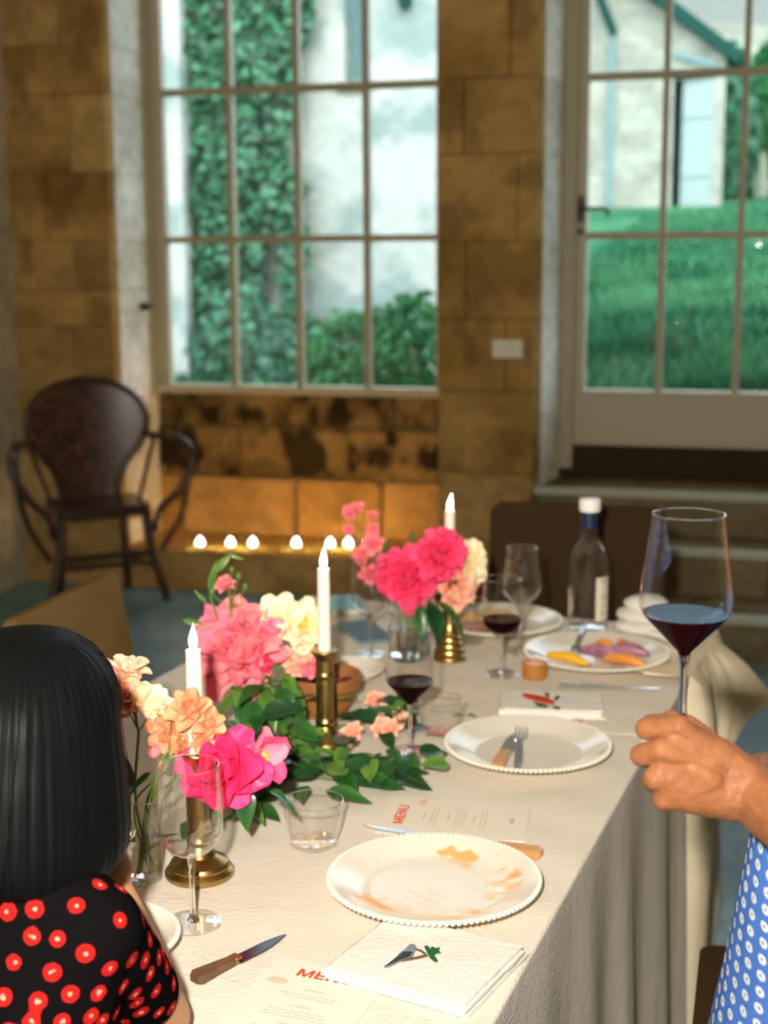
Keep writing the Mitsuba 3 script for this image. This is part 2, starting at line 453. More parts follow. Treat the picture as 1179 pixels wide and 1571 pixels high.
# under the window: three courses of worn blocks in a shallow niche
niche = [(.17, .488, [-3.03, -2.90, -2.28, -1.83, -1.50]), (.488, .749, [-3.03, -2.579, -2.0, -1.50]), (.749, .935, [-3.03, -2.66, -2.16, -1.76, -1.50])]
for z0, z1, xs in niche:
    for x0, x1 in zip(xs, xs[1:]):
        p = .012 * rng.standard_normal()
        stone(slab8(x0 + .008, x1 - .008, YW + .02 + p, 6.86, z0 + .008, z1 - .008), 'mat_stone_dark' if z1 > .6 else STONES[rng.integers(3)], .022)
for i, (z0, z1) in enumerate(zip(pillar_courses, pillar_courses[1:])):               # right of the door
    stone(slab8(1.66, 2.3 + .2 * (i % 2), YF, 6.45, z0 + G, z1 - G))

# the low ledge with the tealights
ledge = struct_root('trim_1', 'low stone ledge under the window')
xs = [-3.01, -2.52, -1.98, -1.424]
for x0, x1 in zip(xs, xs[1:]):
    part(ledge, 'stone', block(slab8(x0 + G, x1 - G, 6.285 + .004 * rng.standard_normal(), 6.80, 0, .190), .014), 'mat_stone_pale', smooth=False)

# steps up to the garden door
for i, (zt, ye) in enumerate(((.185, 5.58), (.37, 5.96), (.555, 6.30))):
    k = uniq('stone_step')
    L(k, ['lowest', 'middle', 'topmost'][i] + ' stone step below the garden door', kind='structure')
    yb = (5.98, 6.32, 6.80)[i]
    cuts = [-.985, -.25 + .3 * i, .55 - .2 * i, 1.35, 2.2]
    for x0, x1 in zip(cuts, cuts[1:]):
        part(k, 'stone', block(slab8(x0 + .003, x1 - .003, ye + .012, yb, 0.0, zt - .002), .006), 'mat_step', smooth=False)
    part(k, 'lit_nosing', box(-.99, 2.2, ye, ye + .055, zt - .024, zt + .004, .008), 'mat_step_lit_edge', smooth=False, label='front edge painted pale as if lit')
struct('trim_2', box(-.93, 1.64, 6.70, 6.85, .555, .715, .004), 'mat_chair_dark', 'riser under the garden door, its shade painted dark')  # solid block coloured dark to stand for the shade below the door

# window and door: frame, glazing bars and panes
PITCH, GX, DX = .3475, -2.927, -.825
ROWS = [.958, 1.680, 2.3915, 3.103, 3.78]
win = struct_root('window_1', 'tall multi-pane window in a pale painted frame')
part(win, 'frame', cat(box(-3.035, -2.985, YW - .055, YW + .06, .915, ZTOP, .004), box(-1.487, -1.455, YW - .03, YW + .06, .915, ZTOP, .004), box(-3.035, -1.455, YW - .04, YW + .06, ZROW := ROWS[-1], ZTOP, .004)), 'mat_paint', smooth=False)
part(win, 'sash', cat(box(-2.985, -2.927, YW - .025, YW + .03, .93, ROWS[-1], .006), box(-1.537, -1.487, YW - .025, YW + .03, .93, ROWS[-1], .006)), 'mat_paint_pale', smooth=False)
part(win, 'sill', box(-3.03, -1.46, YW - .05, YW + .06, .918, .958, .008), 'mat_paint_pale', smooth=False)


def muntins(root, x0, n, rows, xa, xb):
    for k in range(1, n):
        x = x0 + PITCH * k
        part(root, 'muntin', box(x - .015, x + .015, YW - .022, YW + .03, rows[0], rows[-1], .006), 'mat_paint', smooth=False)
    for z in rows[1:-1]:
        part(root, 'muntin', box(xa, xb, YW - .024, YW + .028, z - .016, z + .016, .006), 'mat_paint', smooth=False)
    for k in range(n):
        for z0, z1 in zip(rows, rows[1:]):
            part(root, 'pane', TM([(x0 + PITCH * k, YW + .01, z0), (x0 + PITCH * (k + 1), YW + .01, z0), (x0 + PITCH * (k + 1), YW + .01, z1), (x0 + PITCH * k, YW + .01, z1)], [(0, 1, 2), (0, 2, 3)]), 'mat_pane', smooth=False)


muntins(win, GX, 4, ROWS, -2.93, -1.53)
door = struct_root('door_1', 'glazed garden door with a solid bottom panel')
DROWS = [.963] + ROWS[1:]
part(door, 'frame', cat(box(-.93, -.868, YW - .07, YW + .06, .60, ZTOP, .005), box(1.57, 1.64, YW - .07, YW + .06, .60, ZTOP, .005), box(-.93, 1.64, YW - .06, YW + .06, DROWS[-1], ZTOP, .005)), 'mat_paint', smooth=False)
part(door, 'stile', box(-.866, -.822, YW - .045, YW + .03, .715, DROWS[-1], .006), 'mat_paint_pale', smooth=False)
part(door, 'stile', box(.219, .262, YW - .045, YW + .03, .715, DROWS[-1], .006), 'mat_paint_pale', smooth=False)
part(door, 'bottom_panel', box(-.822, .217, YW - .035, YW + .02, .735, .945, .004), 'mat_paint_pale', smooth=False)
part(door, 'rail', box(-.866, .262, YW - .045, YW + .03, .945, .968, .006), 'mat_paint_pale', smooth=False)
part(door, 'rail', box(-.866, .262, YW - .055, YW + .03, .712, .738, .006), 'mat_paint_pale', smooth=False)
muntins(door, DX, 3, DROWS, -.826, .22)
door2 = struct_root('door_2', 'unseen second leaf of the glazed garden door, added for more daylight')  # leaf out of view, added so that more daylight comes in
part(door2, 'stile', box(.266, .310, YW - .045, YW + .03, .715, DROWS[-1], .006), 'mat_paint_pale', smooth=False)
part(door2, 'stile', box(1.349, 1.568, YW - .045, YW + .03, .715, DROWS[-1], .006), 'mat_paint_pale', smooth=False)
part(door2, 'bottom_panel', box(.31, 1.349, YW - .035, YW + .02, .735, .945, .004), 'mat_paint_pale', smooth=False)
part(door2, 'rail', box(.266, 1.568, YW - .045, YW + .03, .945, .968, .006), 'mat_paint_pale', smooth=False)
part(door2, 'rail', box(.266, 1.568, YW - .055, YW + .03, .712, .738, .006), 'mat_paint_pale', smooth=False)
muntins(door2, .307, 3, DROWS, .306, 1.352)
h = part(door, 'handle', cat(box(-.862, -.832, YW - .056, YW - .044, 1.74, 1.86, .004), tube(curve([(-.847, YW - .05, 1.80), (-.847, YW - .10, 1.80), (-.835, YW - .115, 1.80), (-.76, YW - .115, 1.80), (-.725, YW - .112, 1.795), (-.715, YW - .11, 1.77)], 5), .0095, 8)), 'mat_iron', label='dark lever handle')
part(door, 'keyhole', cat(tube([(-.847, YW - .045, 1.70), (-.847, YW - .06, 1.70)], .016, 12), box(-.850, -.844, YW - .0625, YW - .058, 1.685, 1.70)), 'mat_iron')
sw = thing('light_switch', 'small pale double switch plate on the stone pillar between the windows', 'light switch')
part(sw, 'plate', box(-1.172, -1.038, YF - .022, YF - .006, 1.145, 1.225, .005), 'mat_switch', smooth=False)
for x in (-1.138, -1.072):
    part(sw, 'rocker', box(x - .018, x + .018, YF - .030, YF - .021, 1.165, 1.205, .004), 'mat_switch', smooth=False)
hk = single('wall_hook', cat(ball((-3.0, 6.60, 1.355), (.026, .022, .022)), tube([(-3.012, 6.6, 1.355), (-2.97, 6.6, 1.352), (-2.955, 6.6, 1.368)], .008)), 'mat_iron', 'dark iron knob in the pale window reveal left of the tall window', 'hook')

# ------------------------------------------------------------------ outside
def ground(x, y):
    s = np.clip((-x / y - .15) / .08, 0, 1); s = s * s * (3 - 2 * s)
    return .83 + .092 * (y - 8) - s * (.42 + .05 * (y - 8)) + .10 * (meshkit.fbm(np.stack([x * .5, y * .5, x * 0], -1), 3) - .5)


lawn = grid(lambda u, v: ((u - .5) * 46 - 4, 7.02 + v ** 1.6 * 45, ground((u - .5) * 46 - 4, 7.02 + v ** 1.6 * 45)), 90, 110)
struct('ground', lawn, 'mat_lawn', 'grassy slope rising outside the windows', smooth=True)
# grass blades in the strip of slope that the windows show
n = 46000
gy = 7.35 + 17 * rng.random(n) ** 1.7
gx = gy * (-.50 + .62 * rng.random(n))
gy = np.where((gx < -1.9) & (gy > 11.3), 7.35 + 3.9 * rng.random(n), gy)
gz = ground(gx, gy)
hh = (.07 + .16 * rng.random(n) * (.4 + .9 * meshkit.fbm(np.stack([gx * .9, gy * .9, gx * 0 + 3], -1), 3))) * np.where(gx / gy > -.2, .8, 1.0)
az = rng.random(n) * 2 * np.pi; wd = .006 + .004 * gy / 10
lean = .35 * rng.standard_normal((n, 2)) * hh[:, None]
b0 = np.stack([gx, gy, gz - .02], -1); sd = np.stack([np.cos(az) * wd, np.sin(az) * wd, 0 * az], -1)
midp = b0 + np.stack([lean[:, 0] * .35, lean[:, 1] * .35, hh * .6], -1); tip = b0 + np.stack([lean[:, 0], lean[:, 1], hh], -1)
GV = np.stack([b0 - sd, b0 + sd, midp + sd * .8, midp - sd * .8, tip], 1).reshape(-1, 3); o = np.arange(n)[:, None] * 5
GF = np.concatenate([o + [0, 1, 2], o + [0, 2, 3], o + [3, 2, 4]])
k = single('grass', TM(GV, GF), 'mat_grass', 'long green grass on the slope outside the windows', 'grass', smooth=False, kind='stuff')


def leaf_cards(centres, normals, size, seed, aspect=.8):
    """small folded four-sided leaves"""
    r = np.random.default_rng(seed); n = len(centres)
    nn = normals / np.linalg.norm(normals, axis=1, keepdims=True)
    a = np.cross(nn, r.standard_normal((n, 3))); a /= np.linalg.norm(a, axis=1, keepdims=True); b = np.cross(nn, a)
    s = size * (.6 + .8 * r.random((n, 1)))
    V = np.stack([centres - a * s, centres + b * s * .5 * aspect - nn * s * .18, centres + a * s, centres - b * s * .5 * aspect - nn * s * .18], 1).reshape(-1, 3)
    o = np.arange(n)[:, None] * 4
    return TM(V, np.concatenate([o + [0, 2, 1], o + [0, 3, 2]]))


# the whitewashed wall opposite the tall window
wl = thing('garden_wall', 'tall whitewashed stone building wall seen through the tall window', 'building')
sx0, sx1 = -3.547, -3.387
part(wl, 'wall', cat(box(-8.5, sx0, 12, 12.5, .2, 4.7), box(sx1, -2.1, 12, 12.5, .2, 4.7), box(sx0, sx1, 12, 12.5, .2, 3.07), box(sx0, sx1, 12, 12.5, 4.4, 4.7)), 'mat_limewash', smooth=False)
part(wl, 'buttress', box(-7.0, -4.86, 11.55, 12.02, .1, 4.7, .02), 'mat_limewash', smooth=False)
w_ = part(wl, 'window', box(sx0, sx1, 12.16, 12.22, 3.0, 4.5), 'mat_bluegrey', smooth=False, label='narrow blue-grey window')
part(wl, 'window_sill', box(sx0 - .06, sx1 + .06, 11.95, 12.16, 2.99, 3.07, .01), 'mat_farstone', smooth=False)
part(wl, 'pipe_bracket', cat(tube([(-3.0, 11.93, 3.62), (-3.0, 11.93, 4.6)], .035, 8), box(-3.05, -2.95, 11.9, 12.02, 3.66, 3.72)), 'mat_gutter', label='end of a dark rain pipe')
iv = np.array([(.9, -3.70), (1.4, -3.86), (1.85, -3.85), (2.15, -3.86), (2.4, -3.98), (2.6, -4.02), (2.9, -3.90), (3.2, -3.85), (3.6, -3.78), (5.2, -3.62)])
n = 5600
zz = .45 + 4.15 * rng.random(n); xr = np.interp(zz, iv[:, 0], iv[:, 1]) + .10 * (meshkit.noise(np.stack([zz * 5, zz * 0, zz * 0], -1)) - .5)
xx = -4.97 + (xr + 4.97) * rng.random(n) ** .96
dn = meshkit.fbm(np.stack([xx * 3, zz * 2.2, zz * 0], -1), 3)
hole = ((xx + 4.13) / .10) ** 2 + ((zz - 1.45) / .42) ** 2 < 1
hole |= ((xx + 3.86) / .05) ** 2 + ((zz - 1.30) / .20) ** 2 < 1
keep = ~hole
P = np.stack([xx, 11.90 - .05 - .34 * dn * rng.random(n), zz], -1)[keep]
NN = rng.standard_normal((len(P), 3)) * .75 + np.array([.1, -1.0, .45])
single('ivy', leaf_cards(P, NN, .062, 3, 1.5), 'mat_ivy', 'dense ivy climbing the left half of the white wall outside', 'ivy', smooth=False, kind='stuff')


def bush(c, r, n, size, label, seed, mat='mat_bush', cat_='bush', trunk=None, group=None, name='bush'):
    rr = np.random.default_rng(seed)
    d = rr.standard_normal((n, 3)); d /= np.linalg.norm(d, axis=1, keepdims=True)
    lump = .72 + .55 * meshkit.fbm(d * 2.2 + seed, 3)
    P = np.array(c) + d * np.array(r) * (lump * (.70 + .30 * rr.random(n)))[:, None]
    k = thing(name, label, cat_, group)
    part(k, 'foliage', leaf_cards(P, d + .6 * rr.standard_normal((n, 3)), size, seed + 1, 1.2), mat, smooth=False, kind='stuff')
    if trunk is not None: part(k, 'trunk', tube(trunk[0], trunk[1], 8), 'mat_trunk')
    return k


bush((-2.20, 9.0, .92), (.42, .40, .46), 1900, .034, 'round green bush at the right edge of the tall window', 21, trunk=([(-2.2, 9.0, .4), (-2.2, 9.0, 1.0)], .03))
bush((-2.72, 9.6, .86), (.46, .40, .40), 1900, .034, 'low green bush at the foot of the white wall, between two bushes', 22, trunk=([(-2.72, 9.6, .4), (-2.72, 9.6, 1.0)], .03))
bush((-3.30, 10.1, .80), (.40, .36, .30), 1500, .034, 'lowest dark green bush in the middle of the tall window', 24, 'mat_ivy', trunk=([(-3.3, 10.1, .4), (-3.3, 10.1, .9)], .03))
bush((-4.10, 11.0, .84), (.48, .34, .40), 1700, .036, 'dark leafy bush at the foot of the ivy', 23, 'mat_ivy', trunk=([(-4.1, 11.0, .4), (-4.1, 11.0, 1.0)], .03))

# stone outbuilding and what stands round it, beyond the garden door
sh = thing('outbuilding', 'cream stone outbuilding with a sloping dark-edged roof beyond the grass', 'building')
gw = Polygon([(-4.6, 1.6), (-1.73, 1.6), (-1.73, 4.66), (-1.03, 4.66), (-1.03, 1.6), (-.86, 1.6), (-.86, 4.98), (-2.75, 6.42), (-4.6, 6.0)])
m = ext(gw, .4); m.apply_transform(rot(math.pi / 2, [1, 0, 0])); m.apply_translation([0, 26.4, 0])
part(sh, 'wall', m, 'mat_farstone', smooth=False)
part(sh, 'doorway', box(-1.78, -1.0, 26.5, 26.55, 2.2, 4.8), 'mat_gutter', smooth=False, label='dark doorway')
dl = part(sh, 'door', bake(box(0, .58, 0, .05, 2.42, 4.64, .01), tr(-1.57, 26.12, 0) @ rz(-.18)), 'mat_fardoor', smooth=False, label='pale boarded door')
for z in (3.0, 4.0):
    part(dl, 'rail', bake(box(.02, .56, -.03, 0, z, z + .09, .01), tr(-1.57, 26.12, 0) @ rz(-.18)), 'mat_fardoor', smooth=False)
dv = np.array([1.95, -1.50]); ang = math.atan2(-1.50, 1.95)
part(sh, 'roof', bake(box(0, 2.75, 25.75, 27.0, 0, .20, .02), tr(-2.85, 0, 6.52) @ rot(-ang, [0, 1, 0])), 'mat_gutter', smooth=False, label='roof edge')
part(sh, 'lintel', bake(box(0, .75, 25.93, 26.02, 0, .10), tr(-1.75, 0, 5.02) @ rot(.30, [0, 1, 0])), 'mat_bluegrey', smooth=False)
part(sh, 'gutter', tube([(-3.12, 25.6, 6.3), (-2.75, 25.85, 5.42)], .085, 8), 'mat_gutter')
part(sh, 'drainpipe', tube(curve([(-2.75, 25.85, 5.42), (-2.78, 25.9, 5.2), (-2.80, 25.93, 4.6), (-2.80, 25.93, 2.4)], 5), .050, 8), 'mat_bluegrey')
rf = thing('long_house', 'long grey-roofed stone house behind the outbuilding', 'building')
part(rf, 'wall', TM(*(lambda b: (b.vertices, b.faces))(bake(box(-1, 9, 0, 4, 0, 5.0), tr(-3.6, 30.5, 1.5) @ rz(.62)))), 'mat_farstone', smooth=False)
rp = Polygon([(-2.4, 0), (2.4, 0), (0, 2.35)])
m = ext(rp, 11.0); m.apply_transform(rot(math.pi / 2, [1, 0, 0]) ); m.apply_transform(rz(math.pi / 2)); m.apply_translation([-1.5 , 0, 0])
m.apply_translation([-m.bounds[0][0] - 1.5, -m.bounds[0][1] - .4, 0])
part(rf, 'roof', bake(m, tr(-3.6, 30.5, 5.35) @ rz(.62)), 'mat_roof', smooth=False, label='grey roof')
bush((-.74, 28.2, 3.85), (.50, .5, 1.55), 2600, .11, 'dark green ivy-clad tree right of the outbuilding', 31, 'mat_ivy', 'tree', ([(-.74, 28.2, 2.5), (-.74, 28.2, 4.6)], .10), name='tree')
bush((-.10, 29.4, 4.35), (.62, .5, 1.30), 2400, .11, 'lighter green tree with a pale bare trunk at the right edge of the garden door', 32, 'mat_bush', 'tree', ([(-.23, 29.0, 2.4), (-.23, 29.1, 3.4), (-.2, 29.3, 4.7)], .13), name='tree')
bush((.45, 27.5, 3.5), (.42, .5, 1.0), 1200, .11, 'dark shrub beyond the pale trunk', 33, 'mat_ivy', 'bush', ([(.45, 27.5, 2.5), (.45, 27.5, 3.5)], .08))

# the photographer's flash: a small unit beside the lens, head turned the way the camera looks
fl = thing('camera_flash', 'small flash unit beside the camera', 'flash')
FM = np.eye(4); ft = math.radians(30)                                        # head tipped up, so that the near end of the table is not burnt out
FM[:3, 0], FM[:3, 1], FM[:3, 2] = R0, U0 * math.cos(ft) - FW * math.sin(ft), FW * math.cos(ft) + U0 * math.sin(ft); FM[:3, 3] = np.array([0, 0, CAM_Z]) - .10 * R0 + .13 * U0 - .02 * FW
part(fl, 'body', bake(box(-.030, .030, -.045, .045, -.06, -.001, .006), FM), 'mat_iron', smooth=False)
fq = TM([(-.022, -.035, 0), (.022, -.035, 0), (.022, .035, 0), (-.022, .035, 0)], [(0, 1, 2), (0, 2, 3)]); fq.apply_transform(FM)
scene[fl + '__lamp'] = {**mikit.ply(fq, BLACK), 'emitter': {'type': 'area', 'radiance': {'type': 'rgb', 'value': [FLASH * 1.0, FLASH * .92, FLASH * .79]}, 'sampling_weight': 30.0}}

# ------------------------------------------------------------------ the table under its long cloth
TA = -math.radians(5.6)
MT = tr(-.09, 3.17, 0) @ rz(TA)
TW, TL, TZ = .985, 1.90, .755
tb = thing('dining_table', 'dining table hidden under the long cream tablecloth', 'table')
part(tb, 'tabletop', bake(box(-TW + .01, -.01, -TL + .01, -.01, .715, .746, .006), MT), 'mat_wood', smooth=False)
for x in (-TW + .08, -.08):
    for y in (-TL + .10, -.10):
        part(tb, 'leg', bake(box(x - .03, x + .03, y - .03, y + .03, 0, .715, .006), MT), 'mat_wood', smooth=False)
# perimeter of the cloth (counter-clockwise from the near right corner), with its outward normals
NS = 560
per = 2 * (TW + TL); ss = np.arange(NS) / NS * per


def perim(s):
    s = s % per; x = np.zeros_like(s); y = np.zeros_like(s); nx = np.zeros_like(s); ny = np.zeros_like(s)
    a = s < TL; x[a] = 0; y[a] = -TL + s[a]; nx[a] = 1
    b = (s >= TL) & (s < TL + TW); x[b] = -(s[b] - TL); y[b] = 0; ny[b] = 1
    c = (s >= TL + TW) & (s < 2 * TL + TW); x[c] = -TW; y[c] = -(s[c] - TL - TW); nx[c] = -1
    d = s >= 2 * TL + TW; x[d] = -TW + (s[d] - 2 * TL - TW); y[d] = -TL; ny[d] = -1
    return x, y, nx, ny


px_, py_, nx_, ny_ = perim(ss)
k = np.ones(25) / 25                                             # round the normals (and a little the corners) by a running mean
sm = lambda a, w: np.convolve(np.concatenate([a[-w:], a, a[:w]]), np.ones(2 * w + 1) / (2 * w + 1), 'valid')
nx_, ny_ = sm(nx_, 9), sm(ny_, 9); ln = np.hypot(nx_, ny_); nx_, ny_ = nx_ / ln, ny_ / ln
px2, py2 = sm(px_, 2), sm(py_, 2)
drop = np.where((ss < TL + .02), .722, np.where(ss < TL + TW, .30, np.where(ss < 2 * TL + TW, .20, .16)))
drop = sm(drop, 6)
ph = ss / .29 * 2 * np.pi + 11.0 * meshkit.noise(np.stack([ss * 2.2, ss * 0, ss * 0], -1))
fold = .5 + .5 * np.sin(ph); fold = fold * (.45 + .75 * meshkit.noise(np.stack([ss * 4.5, ss * 0 + 7, ss * 0], -1)))
corner = np.exp(-(np.minimum(np.abs(ss - TL), np.abs(ss)) / .10) ** 2)
rows = []
for q in np.linspace(0.0, 1, 34):
    X, Y = -TW / 2 + (px2 + TW / 2) * q, -TL / 2 + (py2 + TL / 2) * q
    Z = TZ + .0022 * (meshkit.fbm(np.stack([X * 5, Y * 5, X * 0], -1), 3) - .5) * (1 - q ** 8) + .0008 * np.sin(Y * 37 + 2 * np.sin(X * 6))
    rows.append(np.stack([X, Y, Z], -1))
for t in (.3, .65, 1.0):
    a = t * np.pi / 2
    rows.append(np.stack([px2 + nx_ * .006 * np.sin(a), py2 + ny_ * .006 * np.sin(a), TZ - .006 * (1 - np.cos(a)) + 0 * px2], -1))
for t in np.linspace(.03, 1, 34):
    o_ = .006 + .004 * t + (.026 * fold + .022 * corner) * t ** .8 * np.minimum(1, drop / .45) + .003 * meshkit.noise(np.stack([ss * 30, ss * 0 + t * 4, ss * 0], -1)) * t
    rows.append(np.stack([px2 + nx_ * o_, py2 + ny_ * o_, TZ - .006 - (drop - .006) * t], -1))
CV = np.concatenate(rows); nr = len(rows)
I, J = np.meshgrid(np.arange(nr - 1), np.arange(NS), indexing='ij'); J2 = (J + 1) % NS
CF = np.concatenate([np.stack([I * NS + J, (I + 1) * NS + J, (I + 1) * NS + J2], -1).reshape(-1, 3), np.stack([I * NS + J, (I + 1) * NS + J2, I * NS + J2], -1).reshape(-1, 3)])
cl = TM(CV, CF); cl.apply_transform(MT)
single('tablecloth', cl, 'mat_cloth', 'long cream linen tablecloth hanging in folds to the floor', 'tablecloth', smooth=True)
Z0 = TZ + .001


def tloc(x, y):          # table-local to world
    v = MT @ np.array([x, y, 0, 1]); return v[:2]


# the linen throw that hangs over the far right corner
def throw_sheet():
    nq, nd = 70, 60
    q = np.linspace(0, 1, nq)
    ye = np.interp(q, [0, .12, .22, .34, .78, .86, 1], [2.735, 2.74, 2.80, 2.875, 2.945, 3.02, 3.13])
    xe = -.131 + (ye - 2.75) * .098                               # the table edge there
    out = np.interp(q, [0, .06, .14, .22, .30, .42, .55, .70, .82, .90, 1], [.004, .03, .062, .050, .012, .046, .042, .075, .150, .09, .02]) + .008 * np.sin(q * 40)
    hem = np.interp(q, [0, .2, .27, .34, .5, .62, .74, .82, .9, 1], [.045, .045, .10, .46, .52, .50, .555, .668, .60, .50])
    V = []
    for i in range(nq):
        T0 = np.array([xe[i], ye[i], TZ + .006]); tin = T0 + np.array([-.07 - .03 * math.sin(q[i] * 5), .01, .004 + .006 * math.sin(q[i] * 21) ** 2])
        P1 = np.array([xe[i] + .008 + out[i] * .35, ye[i] + .004, TZ + .004]); P2 = np.array([xe[i] + out[i], ye[i] - .015 * (q[i] > .3), TZ - .09]); P3 = np.array([xe[i] + out[i] * (.8 if q[i] > .3 else 1.0), ye[i] - .02, hem[i]])
        c = curve([tin, T0 + [0, 0, .006], P1, P2, P3], 12)
        d = np.concatenate([[0], np.cumsum(np.linalg.norm(np.diff(c, axis=0), axis=1))]); tt = np.linspace(0, d[-1], nd)
        V.append(np.stack([np.interp(tt, d, c[:, k]) for k in range(3)], -1))
    V = np.array(V)
    V[..., 0] += .007 * (meshkit.noise(V * [14, 14, 4]) - .5) * 2
    I, J = np.meshgrid(np.arange(nq - 1), np.arange(nd - 1), indexing='ij'); a = I * nd + J
    F = np.concatenate([np.stack([a, a + 1, a + nd + 1], -1).reshape(-1, 3), np.stack([a, a + nd + 1, a + nd], -1).reshape(-1, 3)])
    return TM(V.reshape(-1, 3), F)


single('linen_throw', throw_sheet(), 'mat_linen', 'beige linen cloth hanging over the far right corner of the table', 'cloth', smooth=True)


def lumpy(m, edge, amp, freq, seed=0):
    mm = m3.Manifold(m3.Mesh(np.asarray(m.vertices, np.float32), np.asarray(m.faces, np.uint32))).refine_to_length(edge).to_mesh()
    v = np.array(mm.vert_properties[:, :3], float); t = TM(v, mm.tri_verts)
    t.vertices = v + t.vertex_normals * (amp * (meshkit.fbm(v * freq + seed, 3) - .5) * 2)[:, None]
    return t


nb = thing('crumpled_napkin', 'crumpled white napkin heaped on the far right corner of the table', 'napkin')
bm = None
for (x, y, z, rx, ry, rz_) in ((-.215, 3.085, .775, .085, .055, .020), (-.225, 3.09, .800, .072, .050, .022), (-.232, 3.095, .825, .050, .040, .018), (-.165, 3.06, .772, .070, .05, .017)):
    e = ball((x, y, z), (rx, ry, rz_), 3); bm = e if bm is None else cat(bm, e)
part(nb, 'folds', cat(*[lumpy(e, .008, .006, 40, i) for i, e in enumerate(bm.split())]), 'mat_napkin', smooth=True)

# ------------------------------------------------------------------ napkins, menus, plates, cutlery
R0h, F0h = np.array([math.cos(CAM_YAW), math.sin(CAM_YAW)]), np.array([-math.sin(CAM_YAW), math.cos(CAM_YAW)])


def cloth_slab(w, d, t, seed, c=.0014):
    return lumpy(box(-w / 2, w / 2, -d / 2, d / 2, 0, t, c), .009, .0011, 45, seed)


def folded_napkin(label, cx, cy, a, w, d, layers, seed):
    k = thing('napkin', label, 'napkin')
    M = tr(cx, cy, Z0) @ rz(a)
    for i in range(layers):
        sx, sy = .004 * math.sin(seed + i * 2.1), .004 * math.cos(seed * 2 + i * 1.7)
        part(k, 'fold', bake(cloth_slab(w - .003 * i, d - .004 * i, .0036, seed + i), M @ tr(sx, sy, i * .0037)), 'mat_napkin', smooth=50)
    part(k, 'folded_edge', bake(cat(tube([(-w / 2 + .004, -d / 2 + .006, 0), (-w / 2 + .004, d / 2 - .006, 0)], .0060, 10), tube([(-w / 2 + .006, -d / 2 + .003, 0), (w / 2 - .006, -d / 2 + .003, 0)], .0055, 10)), M @ tr(0, 0, .0065)), 'mat_napkin', smooth=60)
    return k, M @ tr(0, 0, layers * .0037 + .0008)


def flat(parent, name, poly, mat, origin, z, sx, sy, h=.0012):
    """flat embroidery or print: poly in picture-like units (x right, y down) scaled to metres on the table plane"""
    m = ext(Polygon(poly).buffer(0), h); v = m.vertices.copy()
    xy = origin + np.outer(v[:, 0] * sx, R0h) - np.outer(v[:, 1] * sy, F0h)
    m.vertices = np.column_stack([xy, v[:, 2] + z]); m.fix_normals()
    return part(parent, name, m, mat, smooth=False)


scene['mat_thread_blue'] = diff((.20, .24, .30)); scene['mat_thread_dark'] = diff((.045, .055, .06))
scene['mat_thread_green'] = diff((.03, .12, .04)); scene['mat_thread_red'] = diff((.62, .07, .04)); scene['mat_thread_brown'] = diff((.16, .08, .04))
nap, NM = folded_napkin('folded white napkin with an embroidered bird on a branch, in front of the near plate', -.355, 1.505, -.26, .185, .165, 4, 3)
bo, bz = np.array([-.372, 1.500]), NM[2, 3]
S1, S2 = .000308, .00056
off = lambda pts: [(x - 742, y - 188) for x, y in pts]
bd = flat(nap, 'bird', off([(640, 240), (657, 238), (700, 214), (738, 202), (752, 186), (760, 166), (764, 152), (756, 142), (742, 140), (730, 150), (722, 162), (700, 178), (682, 200)]), 'mat_thread_blue', bo, bz, S1, S2)
flat(nap, 'bird_wing', off([(640, 240), (690, 200), (712, 178), (738, 176), (748, 180), (735, 198), (700, 212)]), 'mat_thread_dark', bo, bz + .0008, S1, S2)
flat(nap, 'branch', off([(700, 208), (760, 197), (800, 186), (806, 192), (760, 204), (705, 214)]), 'mat_thread_brown', bo, bz, S1, S2)
flat(nap, 'branch', off([(760, 160), (780, 166), (800, 182), (797, 186), (778, 171), (760, 165)]), 'mat_thread_brown', bo, bz, S1, S2)
for pts in ([(794, 150), (808, 148), (828, 185), (842, 214), (832, 217), (812, 198)], [(812, 166), (824, 152), (838, 160), (854, 156), (846, 168), (856, 178), (838, 180), (830, 186)]):
    flat(nap, 'leaf', off(pts), 'mat_thread_green', bo, bz, S1, S2)
nap2, NM2 = folded_napkin('folded white napkin with an embroidered red flower, behind the empty middle plate', -.357, 2.518, .16, .188, .120, 4, 8)
bo2, bz2 = np.array([-.372, 2.508]), NM2[2, 3]
S3, S4 = .00042, .0012
off2 = lambda pts: [(x - 710, y - 122) for x, y in pts]
for pts in ([(628, 96), (640, 86), (690, 94), (740, 108), (756, 130), (740, 140), (690, 126), (650, 112)], [(740, 120), (762, 124), (756, 142), (742, 140)]):
    flat(nap2, 'flower', off2(pts), 'mat_thread_red', bo2, bz2, S3, S4)
for pts in ([(668, 128), (700, 138), (730, 148), (712, 154), (684, 150)], [(730, 88), (746, 82), (752, 92), (742, 108)], [(765, 112), (785, 96), (793, 104), (772, 122)], [(745, 150), (775, 156), (770, 172), (752, 162)]):
    flat(nap2, 'leaf', off2(pts), 'mat_thread_green', bo2, bz2, S3, S4)


